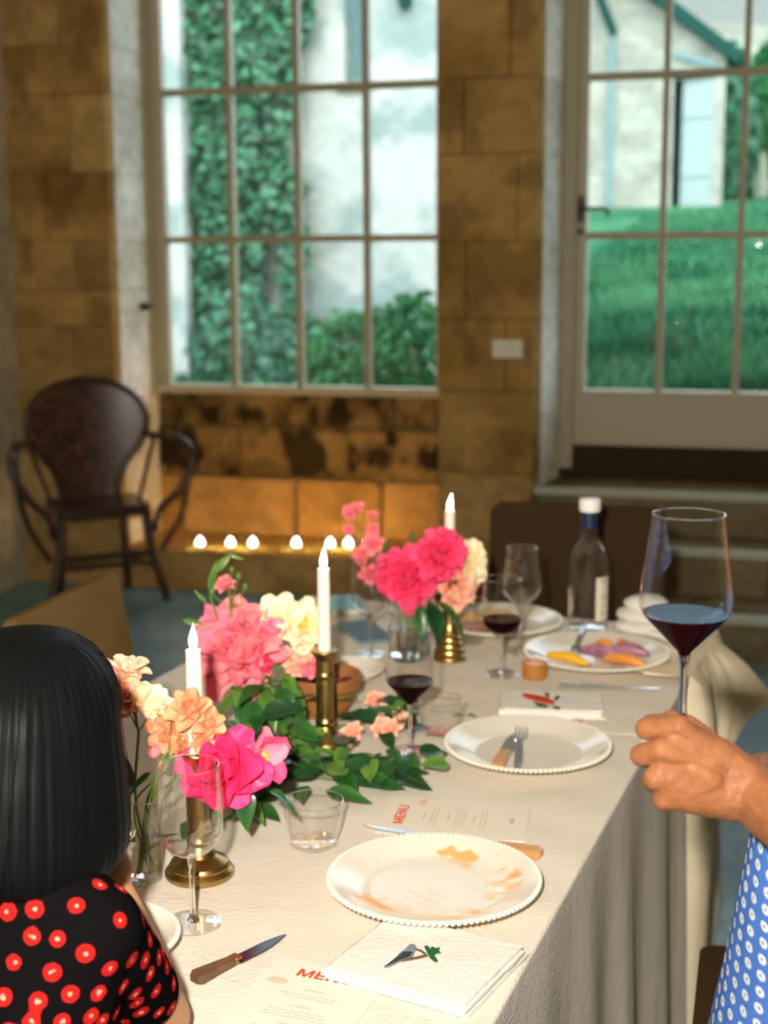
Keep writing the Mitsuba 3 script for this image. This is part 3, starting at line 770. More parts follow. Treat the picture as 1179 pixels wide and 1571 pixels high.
def menu_card(label, cx, cy, a, lw, lh, z=0.0, seed=0):
    k = thing('menu_card', label, 'menu', None)
    M = tr(cx, cy, Z0 + z) @ rz(a)
    part(k, 'card', bake(box(-lw / 2, lw / 2, -lh / 2, lh / 2, 0, .0012), M), 'mat_paper', smooth=False)
    tm = meshkit.text_mesh('MENU', .0155, .0004, bold=True); w = tm.bounds[1][0]
    part(k, 'title', bake(tm, M @ tr(-.036, lh / 2 - .034, .0012) @ np.diag([.072 / w, 1, 1, 1])), 'mat_print_red', smooth=False, label='red title lettering')
    r = np.random.default_rng(seed); lines = []
    for grp, y0 in enumerate((.062, .098, .136)):
        if lh / 2 - y0 < -lh / 2 + .02: continue
        lines.append(box(-.012, .012, lh / 2 - y0 - .0012, lh / 2 - y0 + .0012, .0012, .0015))
        for j in range((2, 3, 2)[grp]):
            ww = .030 + .010 * r.random(); yy = lh / 2 - y0 - .011 - .0062 * j; x = -ww
            while x < ww:
                l_ = .004 + .007 * r.random(); lines.append(box(x, min(x + l_, ww), yy - .0009, yy + .0009, .0012, .0015)); x += l_ + .0018
    if lh > .2: lines.append(box(-.010, .010, -lh / 2 + .020, -lh / 2 + .026, .0012, .0015))
    part(k, 'text_lines', bake(cat(*lines), M), 'mat_print_grey', smooth=False, kind='stuff', label='faint grey printed lines')
    e = ball((0, 0, 0), (.013, .007, .0003), 2); part(k, 'ornament', bake(e, M @ tr(-lw / 2 + .022 if a < 1 else lw / 2 - .020, lh / 2 - .052 if a < 1 else lh / 2 - .052, .0013)), 'mat_print_pink', label='pale pink flower ornament')
    return k


menu_card('menu card with its red title half covered by the bird napkin', -.468, 1.390, TA, .142, .178, 0, 1)
menu_card('menu card lying sideways behind the near plate, red title at its left end', -.4175, 1.955, math.radians(95), .142, .215, 0, 2)
menu_card('menu card mostly covered by the red flower napkin', -.246, 2.463, math.radians(95), .13, .16, -.0004, 3)
PLATE = [(0, .004), (.080, .004), (.095, .007), (.118, .0155), (.1335, .0215), (.1375, .0235), (.1380, .0255), (.1355, .0270), (.1220, .0225), (.100, .0125), (.082, .0085), (0, .0082)]


def plate(label, x, y, R=.1380, mat='mat_ceramic', beads=112, sy=1.0, a=0.0):
    k = thing('plate', label, 'plate')
    s = R / .1380; M = tr(x, y, Z0) @ rz(a) @ np.diag([1, sy, 1, 1])
    part(k, 'dish', bake(lathe(np.array(PLATE) * [s, 1], 72), M), mat, smooth=40)
    if beads:
        b = trimesh.creation.icosphere(subdivisions=1, radius=.0040); bs = []
        for i in range(beads):
            t = 2 * math.pi * i / beads
            bs.append(bake(b, tr(R * math.cos(t), R * math.sin(t) * sy, .0245)))
        part(k, 'beaded_rim', bake(cat(*bs), tr(x, y, Z0) @ rz(a)), 'mat_ceramic', smooth=True, kind='stuff', label='row of small round beads along the rim')
    return k


plate('near beaded white plate smeared with orange sauce', -.391, 1.700, .1375, 'mat_plate_sauced', 112, .99)
plate('empty middle white plate holding a knife and a fork', -.357, 2.248, .1360, 'mat_ceramic', 110)
plate('white plate of coloured carrots at the far right of the table', -.312, 2.842, .146, 'mat_ceramic', 110)
plate('far white plate with scraps of bread and meat behind the wine glasses', -.556, 3.055, .142, 'mat_ceramic', 100)
plate("small beaded plate beside the dark-haired person's elbow", -.738, 1.442, .090, 'mat_ceramic', 84)
plate('small saucer behind the wooden bowl', -.775, 2.60, .075, 'mat_ceramic', 0)


def knife(label, a, b, z, blade='mat_blade', handle='mat_knife_wood', bw=.021, hw=.020, split=.50, tilt=0, za=None, collar=True):
    """a: tip of the blade, b: end of the handle (world x, y)"""
    k = thing('knife', label, 'knife')
    a = np.array(a, float); b = np.array(b, float); ln_ = np.linalg.norm(b - a); d = (b - a) / ln_
    M = np.eye(4); M[:3, 0] = (*d, 0); M[:3, 1] = (-d[1], d[0], 0); M[:3, 3] = (*a, z)
    if za is not None: M = M @ rot(math.atan2(z - za, ln_) if False else za, [0, 1, 0])
    s = ln_ * split
    bp = Polygon([(0, 0)] + [(s * t, bw * .52 * math.sin(min(1, t * 1.6) * math.pi / 2)) for t in np.linspace(.05, 1, 10)] + [(s, -bw * .45), (s * .35, -bw * .38), (s * .1, -bw * .18)])
    part(k, 'blade', bake(ext(bp, .0018, .002), M), blade, smooth=False)
    hs = [hull([(s + .002, y, zz) for y in (-bw * .34, bw * .34) for zz in (.0005, .008)] + [(s + .03, y, zz) for y in (-hw * .42, hw * .42) for zz in (0, .0095)]
               + [(ln_ - .006, y, zz) for y in (-hw * .52, hw * .52) for zz in (.0, .012)] + [(ln_, y, zz) for y in (-hw * .36, hw * .36) for zz in (.002, .0095)])]
    part(k, 'handle', bake(hs[0], M), handle, smooth=25)
    if collar: part(k, 'collar', bake(box(s - .004, s + .006, -bw * .36, bw * .36, .0004, .0088, .001), M), 'mat_brass', smooth=False)
    return k


def fork(label, a, b, z, mat='mat_steel', z2=None):
    """a: tips of the tines, b: end of the handle"""
    k = thing('fork', label, 'fork')
    z2 = z if z2 is None else z2
    a = np.array([*a, z], float); b = np.array([*b, z2], float); ln_ = np.linalg.norm(b - a); d = (b - a) / ln_
    s_ = np.cross([0, 0, 1.0], d); s_ /= np.linalg.norm(s_); u = np.cross(d, s_)
    P = lambda x, y, h: a + d * x * ln_ + s_ * y + u * h
    ts = []
    for i in range(4):
        y = (i - 1.5) * .0062
        ts.append(tube(curve([P(0, y, .004), P(.10, y, .002), P(.22, y * 1.0, .0025), P(.30, y * .9, .004)], 5), [.0010, .0016, .0018, .0018], 6))
    part(k, 'tines', cat(*ts), mat)
    hp = [P(.27, 0, .004), P(.33, 0, .0055), P(.42, 0, .010), P(.60, 0, .010), P(.85, 0, .005), P(1, 0, .004)]
    c = curve(hp, 6); wds = np.interp(np.linspace(0, 1, len(c)), [0, .12, .25, .5, .85, 1], [.0115, .0110, .0042, .0036, .0068, .0050])
    V = np.concatenate([np.stack([c + s_ * w_[:, None] + u * h_, ], 0) for w_, h_ in ((wds, .0), (wds, .0022), (-wds, .0022), (-wds, 0.0))]).transpose(1, 0, 2).reshape(-1, 3)
    n = len(c); I, J = np.meshgrid(np.arange(n - 1), np.arange(4), indexing='ij'); J2 = (J + 1) % 4
    F = np.concatenate([np.stack([I * 4 + J, I * 4 + J2, (I + 1) * 4 + J2], -1).reshape(-1, 3), np.stack([I * 4 + J, (I + 1) * 4 + J2, (I + 1) * 4 + J], -1).reshape(-1, 3), [[0, 2, 1], [0, 3, 2], [n * 4 - 4, n * 4 - 3, n * 4 - 2], [n * 4 - 4, n * 4 - 2, n * 4 - 1]]])
    part(k, 'handle', TM(V, F), mat, smooth=False)
    return k


knife("dark steak knife with a brown handle left of the near menu card", (-.539, 1.538), (-.604, 1.402), Z0, split=.56, bw=.018, hw=.018)
knife('knife with a golden wooden handle tucked behind the near plate', (-.540, 1.888), (-.272, 1.846), Z0 + .001, 'mat_steel', 'mat_light_wood', .017, .021, .56)
knife('small knife with a square wooden handle on the empty middle plate', (-.390, 2.312), (-.388, 2.138), Z0 + .012, 'mat_steel', 'mat_light_wood', .024, .020, .52, collar=False)
fork('steel fork lying beside the knife on the empty middle plate', (-.383, 2.345), (-.356, 2.142), Z0 + .014)
knife('steel table knife on the cloth in front of the plate of carrots', (-.165, 2.678), (-.360, 2.648), Z0, 'mat_steel', 'mat_steel', .015, .012, .5, collar=False)
fork('fork with its tines in the food on the plate of carrots', (-.352, 2.768), (-.345, 2.935), Z0 + .018, z2=Z0 + .055)

# food
def carrot(label, a, b, r, mat, z=.785, name='carrot', catg='carrot'):
    a = np.array([*a, z]); b = np.array([*b, z]); m_ = (a + b) / 2 + [0, 0, .006]
    m = tube(curve([a, m_, b], 7), np.array([.55, .9, 1.0, .85, .35]) * r, 9)
    return single(name, lumpy(m, .008, .0015, 70, len(scene)), mat, label, catg, smooth=True)


carrot('yellow roast vegetable at the left side of the plate of carrots', (-.402, 2.790), (-.316, 2.742), .012, 'mat_yellowveg', .779)
carrot('orange roast carrot at the front of the plate of carrots', (-.288, 2.785), (-.205, 2.752), .012, 'mat_carrot', .782)
carrot('purple and pink roast carrot at the centre of the plate of carrots', (-.345, 2.832), (-.256, 2.796), .014, 'mat_purpleveg', .783)
carrot('thick purple carrot at the right of the plate of carrots', (-.281, 2.850), (-.205, 2.822), .015, 'mat_purpleveg', .785)
carrot('short orange carrot piece at the back of the plate of carrots', (-.318, 2.900), (-.276, 2.870), .009, 'mat_carrot', .781)
carrot('thin orange carrot tip pointing to the bottle', (-.276, 2.870), (-.258, 2.925), .008, 'mat_carrot', .781)
single('bread_slice', lumpy(box(-.04, .04, -.03, .03, 0, .028, .008), .008, .004, 60, 4).apply_transform(tr(-.565, 3.045, Z0 + .014) @ rz(.5)), 'mat_bread', 'piece of golden bread on the far plate', 'bread', smooth=True)
single('bread_slice', lumpy(box(-.03, .03, -.022, .022, 0, .022, .007), .008, .004, 60, 9).apply_transform(tr(-.645, 3.055, Z0 + .014) @ rz(-.4)), 'mat_bread', 'smaller piece of bread at the left rim of the far plate', 'bread', smooth=True)
single('meat_piece', lumpy(box(-.035, .035, -.018, .018, 0, .018, .007), .008, .004, 60, 14).apply_transform(tr(-.600, 2.975, Z0 + .014) @ rz(.2)), 'mat_meat', 'dark piece of meat at the front of the far plate', 'meat', smooth=True)
single('meat_piece', lumpy(box(-.025, .025, -.015, .015, 0, .014, .006), .008, .003, 60, 19).apply_transform(tr(-.525, 2.985, Z0 + .014) @ rz(-.3)), 'mat_purpleveg', 'pink piece of meat on the far plate behind the glass of red wine', 'meat', smooth=True)
pot = thing('candle_pot', 'small terracotta pot standing before the plate of carrots', 'pot')
part(pot, 'cup', bake(lathe([(0, 0), (.0225, 0), (.0245, .003), (.0250, .030), (.0238, .0315), (.0225, .030), (.0215, .026), (0, .026)], 32), tr(-.417, 2.704, Z0)), 'mat_terracotta', smooth=40)
part(pot, 'wax', bake(lathe([(0, .026), (.021, .026), (.0215, .0285), (0, .0280)], 24), tr(-.417, 2.704, Z0)), 'mat_blush', label='pink wax')
ph_ = thing('phone', 'dark smartphone lying flat at the far left of the table', 'phone')
MP = tr(-.836, 2.950, Z0) @ rz(math.radians(-57))
part(ph_, 'body', bake(ext(Polygon([(-.085, -.036), (.085, -.036), (.085, .036), (-.085, .036)]).buffer(.004), .008), MP), 'mat_phone_edge', smooth=False)
part(ph_, 'screen', bake(ext(Polygon([(-.083, -.035), (.083, -.035), (.083, .035), (-.083, .035)]).buffer(.003), .0012, .008), MP), 'mat_phone', smooth=False, label='dark glass screen')
bk = thing('book', 'slim pale blue book near the far left corner of the table', 'book')
MB_ = tr(-.945, 3.165, Z0) @ rz(math.radians(-63))
part(bk, 'pages', bake(box(-.073, .073, -.043, .042, .0015, .0125), MB_), 'mat_bookpage', smooth=False)
part(bk, 'cover', bake(cat(box(-.075, .075, -.045, .045, 0, .0016), box(-.075, .075, -.045, .045, .0125, .0145), box(-.075, .075, .0425, .045, 0, .0145)), MB_), 'mat_book', smooth=False)

# ------------------------------------------------------------------ glassware and bottle
ANG = [(.0036, .084), (.0085, .0895), (.0220, .1040), (.0352, .1180), (.0402, .1260), (.0415, .1350), (.0398, .1540), (.0360, .1790), (.0318, .2130)]
RND = [(.0036, .088), (.0120, .0905), (.0260, .0985), (.0360, .1120), (.0402, .1300), (.0408, .1480), (.0396, .1720), (.0370, .2080)]


def wine_glass(label, x, y, prof=ANG, z=Z0, level=None, wine='mat_wine', tilt=None, hs=1.0):
    k = thing('wine_glass', label, 'wine glass')
    M = tr(x, y, z) @ (np.eye(4) if tilt is None else tilt) @ np.diag([1, 1, hs, 1])
    sp = smooth_prof(prof, 5)
    rl = np.interp(level or 0, sp[:, 1], sp[:, 0]); bp = sp if not level else np.vstack([[rl, level], sp[sp[:, 1] > level + .0005]])
    part(k, 'bowl', bake(lathe(bp, 48), M), 'mat_glass_thin', smooth=True)
    if not level: part(k, 'inner_wall', bake(lathe(sp - [.0011, -.0008], 48), M), 'mat_glass_thin', smooth=True)
    r, h = sp[-1]
    part(k, 'rim', bake(lathe([(r - .0006, h), (r, h + .0006), (r + .0006, h), (r, h - .0006), (r - .0006, h)], 48), M), 'mat_glass', smooth=True)
    part(k, 'stem', bake(lathe(smooth_prof([(0, .0040), (.0075, .0044), (.0046, .012), (.0038, .030), (.0036, .055), (.0040, .074), (.0058, prof[0][1]), (.0042, prof[0][1] + .003), (0, prof[0][1] + .0034)], 4), 20), M), 'mat_glass', smooth=True)
    part(k, 'foot', bake(lathe([(0, .0), (.030, .0), (.0355, .0004), (.0365, .0012), (.0355, .0020), (.024, .0028), (.010, .0038), (0, .0039)], 48), M), 'mat_glass_thin', smooth=50)
    if level:
        w = np.vstack([[0, sp[0][1]], sp[sp[:, 1] < level - .0004], [rl, level]])
        wk = part(k, 'wine', bake(lathe(w, 48), M), 'mat_wine', smooth=40)
        part(wk, 'surface', bake(lathe([(rl - .0004, level), (rl - .0012, level - .0004), (0, level - .0005)], 48), M), wine, smooth=40)
    return k


wine_glass('empty wine glass in front of the nearest brass candlestick', -.663, 1.543, RND)
wine_glass('wine glass with red wine standing among the garland leaves', -.551, 2.220, ANG, level=.1245, wine='mat_wine_light')
wine_glass('empty wine glass before the phone, left of the hot pink roses', -.778, 2.785, RND)
wine_glass('wine glass with a little red wine before the far plate', -.484, 2.710, RND, level=.122, wine='mat_wine_light', hs=.94)
wine_glass('tall empty wine glass before the dark chair back', -.475, 2.886, ANG, hs=1.05)
wine_glass('large glass of red wine held up in a hand', -.060, 1.271, ANG, z=1.1345, level=.1225)


def tumbler(label, x, y, r0, r1, h, z=Z0):
    k = thing('tumbler', label, 'glass')
    M = tr(x, y, z)
    part(k, 'wall', bake(lathe([(r0 - .001, .006), (r0 + (r1 - r0) * .5 + .001, h * .5), (r1, h)], 48), M), 'mat_glass_thin', smooth=True)
    part(k, 'rim', bake(lathe([(r1 - .0009, h), (r1, h + .0009), (r1 + .0009, h), (r1, h - .0009), (r1 - .0009, h)], 48), M), 'mat_glass', smooth=True)
    part(k, 'base', bake(lathe([(0, .0), (r0 - .004, 0), (r0, .003), (r0, .0065), (r0 - .003, .0075), (0, .0068)], 48), M), 'mat_glass_thin', smooth=45)
    return k


tumbler('empty low tumbler beside the near plate', -.592, 1.814, .034, .0425, .066)
tumbler('empty low tumbler behind the glass of red wine among the leaves', -.522, 2.320, .031, .040, .064)
tumbler('tall empty tumbler right of the far ringed candlestick', -.593, 2.929, .028, .034, .095)

bt = thing('bottle', 'clear glass bottle with a white cap and dark blue neck band', 'bottle')
MBt = tr(-.360, 3.095, Z0)
part(bt, 'glass', bake(lathe(smooth_prof([(0, .012), (.026, .008), (.038, .002), (.0425, .008), (.0430, .03), (.0430, .145), (.0420, .160), (.0365, .180), (.0255, .197), (.0190, .211), (.0172, .228), (.0166, .272)], 5), 48), MBt), 'mat_glass_thin', smooth=True)
part(bt, 'base', bake(lathe([(0, .001), (.036, .001), (.041, .005), (.041, .009), (.034, .012), (0, .016)], 40), MBt), 'mat_glass_thin', smooth=45)
part(bt, 'neck_band', bake(lathe([(.0178, .232), (.0180, .233), (.0180, .274), (.0176, .275)], 32), MBt), 'mat_navy', smooth=40, label='dark blue neck band')
part(bt, 'cap', bake(lathe([(0, .270), (.0215, .270), (.0235, .273), (.0238, .292), (.0222, .2965), (0, .2975)], 32), MBt), 'mat_white', smooth=40, label='white cap')


def wrap(a0, a1, z0, z1, r):
    return grid(lambda u, v: (r * np.cos(a0 + (a1 - a0) * u), r * np.sin(a0 + (a1 - a0) * u), z0 + (z1 - z0) * v), 14, 2)


lb = part(bt, 'label', bake(wrap(-1.05, .35, .030, .128, .0434), MBt), 'mat_label', smooth=True, label='cream paper label')
part(lb, 'print', bake(cat(*[wrap(-.75 + .12 * (i % 2), -.55 + .1 * (i % 3), .045 + .018 * i, .049 + .018 * i, .0437) for i in range(5)]), MBt), 'mat_label_ink', smooth=True, kind='stuff')
part(bt, 'back_label', bake(wrap(2.55, 3.75, .036, .098, .0434), MBt), 'mat_label', smooth=True, label='cream paper label')

# ------------------------------------------------------------------ candles and candlesticks
FLAME = smooth_prof([(0, 0), (.0040, .0035), (.0062, .0105), (.0054, .0185), (.0028, .0280), (0, .0370)], 4)


def flame(parent, x, y, z, s=1.0, power=60.0, lean=0.0, fat=1.0):
    k = uniq(f'{parent}__flame')
    m = lathe(FLAME * [s * fat, s], 14)
    m.vertices[:, 0] += lean * (m.vertices[:, 2] / .037) ** 2; m.apply_translation([x, y, z])
    scene[k] = {**mikit.ply(m, BLACK, smooth=True), 'emitter': flame_mat(power)}
    labels[k] = {'label': 'lit candle flame'}


STICK = [(0, 0), (.0455, 0), (.0470, .003), (.0465, .007), (.0430, .0105), (.0405, .0115), (.0410, .0150), (.0385, .0195), (.0300, .0240), (.0225, .0290), (.0180, .0360), (.0150, .0430), (.0168, .0470), (.0172, .0500), (.0150, .0540),
         (.0142, .0600), (.0150, .0640), (.0152, .1180), (.0150, .1250), (.0166, .1275), (.0172, .1310), (.0166, .1345), (.0152, .1370), (.0152, .1560), (.0170, .1620), (.0225, .1690), (.0232, .1715), (.0222, .1735), (.0118, .1735), (.0116, .1600), (0, .1600)]
BEE = [(0, 0), (.034, 0), (.0355, .004), (.0345, .010), (.0310, .013), (.0325, .018), (.0310, .023), (.0275, .026), (.0290, .031), (.0275, .036), (.0240, .039), (.0255, .044), (.0240, .049), (.0205, .052), (.0215, .057), (.0190, .062), (.0155, .068), (.0135, .080), (.0125, .105), (.0130, .150), (.0160, .160),
       (.0215, .168), (.0220, .172), (.0118, .172), (.0116, .158), (0, .158)]


def candle_set(x, y, prof, label, clabel, lean=0.0):
    k = thing('candlestick', label, 'candlestick')
    ring = [i for i in range(len(prof))]
    cut = 10 if prof is STICK else 16
    part(k, 'base', bake(lathe(prof[:cut] + [(0, prof[cut - 1][1])], 56), tr(x, y, Z0)), 'mat_brass', smooth=28)
    part(k, 'column', bake(lathe([(0, prof[cut - 1][1])] + prof[cut - 1:], 48), tr(x, y, Z0)), 'mat_brass', smooth=28)
    c = thing('candle', clabel, 'candle')
    part(c, 'wax', bake(lathe(smooth_prof([(0, .161), (.0108, .161), (.0110, .1625), (.0106, .24), (.0102, .3065), (.0092, .3110), (.006, .3105), (0, .3095)], 3), 28), tr(x, y, Z0)), 'mat_wax', smooth=40)
    part(c, 'wick', bake(tube([(0, 0, .3085), (.0005, 0, .316)], .0008, 6), tr(x, y, Z0)), 'mat_wick')
    flame(c, x, y, Z0 + .3125, 1.0, 60.0, lean)


candle_set(-.711, 1.681, STICK, 'brass candlestick seen through the nearest empty wine glass', 'lit white candle half hidden by peach roses', .001)
candle_set(-.694, 2.200, STICK, 'brass candlestick in the middle of the table beside the wooden bowl', 'tall lit white candle in the middle of the table', .0015)
candle_set(-.609, 2.791, BEE, 'ringed brass candlestick at the far end of the table below the hot pink roses', 'lit white candle behind the hot pink roses', .004)
for i, (x, y) in enumerate(((-2.641, 6.37), (-2.492, 6.395), (-2.383, 6.415), (-2.175, 6.46), (-2.01, 6.49), (-1.925, 6.51), (-1.835, 6.525))):
    k = thing('tealight', ('leftmost', 'second from the left', 'third from the left', 'middle', 'third from the right', 'second from the right', 'rightmost')[i] + ' of the seven lit tealights along the stone ledge', 'tealight', 'tealights on the stone ledge')
    part(k, 'cup', bake(lathe([(0, 0), (.0195, 0), (.0200, .002), (.0205, .016), (.0195, .0165), (.0190, .012), (0, .012)], 20), tr(x, y, .191)), 'mat_white', smooth=40)
    part(k, 'wax', bake(lathe([(0, .0118), (.0190, .0118), (.0190, .0135), (0, .0130)], 20), tr(x, y, .191)), 'mat_wax', smooth=40)
    flame(k, x, y, .2055, 1.15, 150.0, fat=2.6)

# ------------------------------------------------------------------ wooden bowl of dark fruit
bw_ = thing('wooden_bowl', 'turned wooden bowl of dark fruit behind the middle candlestick', 'bowl')
part(bw_, 'body', bake(lathe([(0, 0), (.040, 0), (.0435, .004), (.0510, .020), (.0600, .048), (.0655, .052), (.0695, .056), (.0705, .074), (.0690, .0765), (.0655, .0755), (.0640, .058), (.055, .040), (.043, .016), (0, .010)], 56), tr(-.755, 2.385, Z0)), 'mat_wood', smooth=30)
for i in range(11):
    a = i * 2.4; r = .012 + .0085 * (i ** .62)
    f = lumpy(ball((0, 0, 0), (.0145, .0145, .018), 2), .008, .0015, 60, i)
    single('dark_fruit', bake(f, tr(-.755 + r * math.cos(a), 2.385 + r * math.sin(a), Z0 + .052 + .008 * math.sin(i * 1.7) - r * .1) @ rot(i * 1.3, [.3, 1, .2])), 'mat_fruit', 'dark red fruit in the wooden bowl', 'fruit', 'dark fruit heaped in the wooden bowl', smooth=True)

# ------------------------------------------------------------------ leaves, petals, flowers
def leaf_mesh(Ln, W, bend=.25, fold=.25, nu=5, nv=8, tip=1.0, wave=0.0, seed=0):
    u = np.linspace(-1, 1, nu); t = np.linspace(0, 1, nv)
    U, Tt = np.meshgrid(u, t, indexing='ij')
    w = W * .5 * np.sin(np.pi * Tt ** .72) ** .85 * (1 - .25 * Tt * tip)
    x = U * w; y = Ln * Tt
    z = -bend * Ln * Tt ** 2 + fold * np.abs(x) + wave * np.sin(Tt * 9 + U * 3 + seed) * np.abs(U) * W * .12
    uv = np.stack([U * .5 + .5, Tt], -1).reshape(-1, 2)
    a = np.arange(nu - 1)[:, None] * nv + np.arange(nv - 1)[None]
    F = np.concatenate([np.stack([a, a + nv, a + nv + 1], -1).reshape(-1, 3), np.stack([a, a + nv + 1, a + 1], -1).reshape(-1, 3)])
    return TM(np.stack([x, y, z], -1).reshape(-1, 3), F), uv


def leaf(parent, at, direction, Ln, W, mat='mat_leaf', up=(0, 0, 1), bend=.25, fold=.25, wave=.4, name='leaf'):
    m, uv = leaf_mesh(Ln, W, bend, fold, wave=wave, seed=len(scene))
    d = np.asarray(direction, float); d /= np.linalg.norm(d); x = np.cross(d, up); x /= np.linalg.norm(x) + 1e-9; z = np.cross(x, d)
    M = np.eye(4); M[:3, 0], M[:3, 1], M[:3, 2], M[:3, 3] = x, d, z, at
    m.apply_transform(M)
    return part(parent, name, m, mat, smooth=True, uv=uv)


def petal(Ln, W, a0, a1, phi, r0=.003, z0=0.0, cup=.3, ruf=.06, seed=0, nu=7, nv=8):
    u = np.linspace(-1, 1, nu); t = np.linspace(0, 1, nv)
    ang = a0 + (a1 - a0) * t ** 1.3
    cr = r0 + np.concatenate([[0], np.cumsum(np.sin((ang[1:] + ang[:-1]) / 2))]) * Ln / (nv - 1)
    cz = z0 + np.concatenate([[0], np.cumsum(np.cos((ang[1:] + ang[:-1]) / 2))]) * Ln / (nv - 1)
    U, Tt = np.meshgrid(u, t, indexing='ij')
    w = W * .5 * np.sin(np.pi * (.09 + .74 * Tt ** .9)) ** .7
    A = np.broadcast_to(ang, U.shape)
    nz = meshkit.noise(np.stack([U * 2.2 + seed * 3.7, Tt * 2.5, U * 0 + seed], -1)) - .5
    short = .20 * U ** 4 * Tt * Ln
    o = cup * W * U ** 2 * np.sin(np.pi * .5 * Tt) + ruf * Ln * 2 * nz * Tt
    R = cr[None] - short * np.sin(A) - np.cos(A) * o; Z = cz[None] - short * np.cos(A) + np.sin(A) * o
    S = U * w
    V = np.stack([R * np.cos(phi) - S * np.sin(phi), R * np.sin(phi) + S * np.cos(phi), Z], -1).reshape(-1, 3)
    a = np.arange(nu - 1)[:, None] * nv + np.arange(nv - 1)[None]
    F = np.concatenate([np.stack([a, a + nv, a + nv + 1], -1).reshape(-1, 3), np.stack([a, a + nv + 1, a + 1], -1).reshape(-1, 3)])
    return TM(V, F), np.stack([U * .5 + .5, Tt], -1).reshape(-1, 2)


BLOOMS = {  # rings: (count, length, width, angle at root, angle at rim, root radius, cup, ruffle), in units of the bloom's radius
    'rose': [(3, .62, .50, .05, -.35, .03, .55, .05), (5, .75, .70, .18, -.20, .06, .45, .08), (6, .90, .85, .50, .45, .08, .35, .10), (7, 1.0, .95, .95, 1.15, .09, .25, .12), (6, 1.02, .98, 1.30, 1.85, .09, .15, .14)],
    'full': [(4, .52, .45, .05, -.35, .02, .5, .10), (6, .66, .55, .22, -.05, .05, .4, .14), (8, .82, .62, .48, .40, .07, .35, .16), (9, .95, .70, .80, .85, .09, .3, .18), (9, 1.0, .75, 1.10, 1.35, .09, .22, .20), (8, 1.0, .78, 1.40, 1.95, .09, .15, .20)],
    'peony': [(5, .50, .46, .05, -.35, .02, .5, .14), (8, .62, .56, .20, -.10, .05, .42, .20), (10, .76, .64, .42, .25, .07, .36, .26), (11, .88, .72, .70, .70, .09, .32, .30), (11, .96, .78, 1.0, 1.15, .09, .26, .30), (10, 1.0, .82, 1.30, 1.75, .09, .2, .30)],
    'open': [(5, .95, .80, .80, 1.05, .05, .2, .10), (6, 1.0, .85, 1.15, 1.45, .06, .12, .12)],
    'small': [(3, .6, .55, .05, -.4, .03, .5, .06), (5, .8, .7, .4, .25, .06, .4, .1), (6, 1.0, .8, .9, 1.0, .08, .3, .12), (6, 1.0, .8, 1.25, 1.7, .08, .2, .12)],
    'bud': [(3, 1.2, .9, .30, -.55, .1, .6, .03), (5, 1.45, 1.1, .62, -.45, .12, .5, .04), (4, 1.3, 1.1, .80, -.2, .12, .45, .05)],
}


def bloom(kind, R, seed):
    r = np.random.default_rng(seed); out = []
    for ring, (n, l, w, a0, a1, r0, cup, ruf) in enumerate(BLOOMS[kind]):
        for i in range(n):
            phi = 2 * math.pi * (i + .5 * (ring % 2) + .35 * (r.random() - .5)) / n + ring * .7
            s = 1 + .10 * r.standard_normal()
            out.append(petal(l * R * s, w * R * s, a0 + .10 * r.standard_normal(), a1 + .16 * r.standard_normal(), phi, r0 * R, 0, cup, ruf, seed + i + 10 * ring))
    return out


def flower(name, label, kind, c, d, R, mat, path, leaves=(), seed=0, whole=False, catg='flower', stem_r=.0022, roll=0.0, mats=None, group=None, center=None):
    """one flower: petals (a part each unless it is tiny), stem along path, sepals"""
    k = thing(name, label, catg, group)
    d = np.asarray(d, float); d /= np.linalg.norm(d); c = np.asarray(c, float)
    root = c - d * R * (.30 if kind != 'bud' else .6)
    M = frame_to(d, at=root, roll=roll)
    ps = bloom(kind, R, seed)
    if whole:
        m = cat(*[p for p, _ in ps]); m.apply_transform(M)
        part(k, 'blossom', m, mat, smooth=True, uv=np.concatenate([q for _, q in ps]))
    else:
        for i, (p, uv) in enumerate(ps):
            p.apply_transform(M); part(k, 'petal', p, mat if mats is None else mats[i % len(mats)], smooth=True, uv=uv)
    if center: part(k, 'centre', cat(*[ball(root + d * R * .28 + .16 * R * (M[:3, 0] * math.cos(i * 2.4) + M[:3, 1] * math.sin(i * 2.4)) * (i / 12) ** .5, R * .07, 1) for i in range(12)]), center, smooth=True)
    part(k, 'stem', tube(curve([root + d * .002, root - d * .03] + list(path), 7), stem_r, 7), 'mat_stem', smooth=True)
    sep = []
    for i in range(5):
        m, uv = leaf_mesh(R * .55, R * .2, .3, .2, 3, 5); a = i * 2 * math.pi / 5
        m.apply_transform(M @ rz(a) @ tr(0, .04 * R, -.02 * R) @ rot(-.35, [1, 0, 0])); sep.append(m)
    part(k, 'sepals', cat(*sep), 'mat_leaf_light', smooth=True, uv=np.tile(uv, (5, 1)))
    for (at, dr_, ln, w, mt) in leaves: leaf(k, at, dr_, ln, w, mt)
    return k


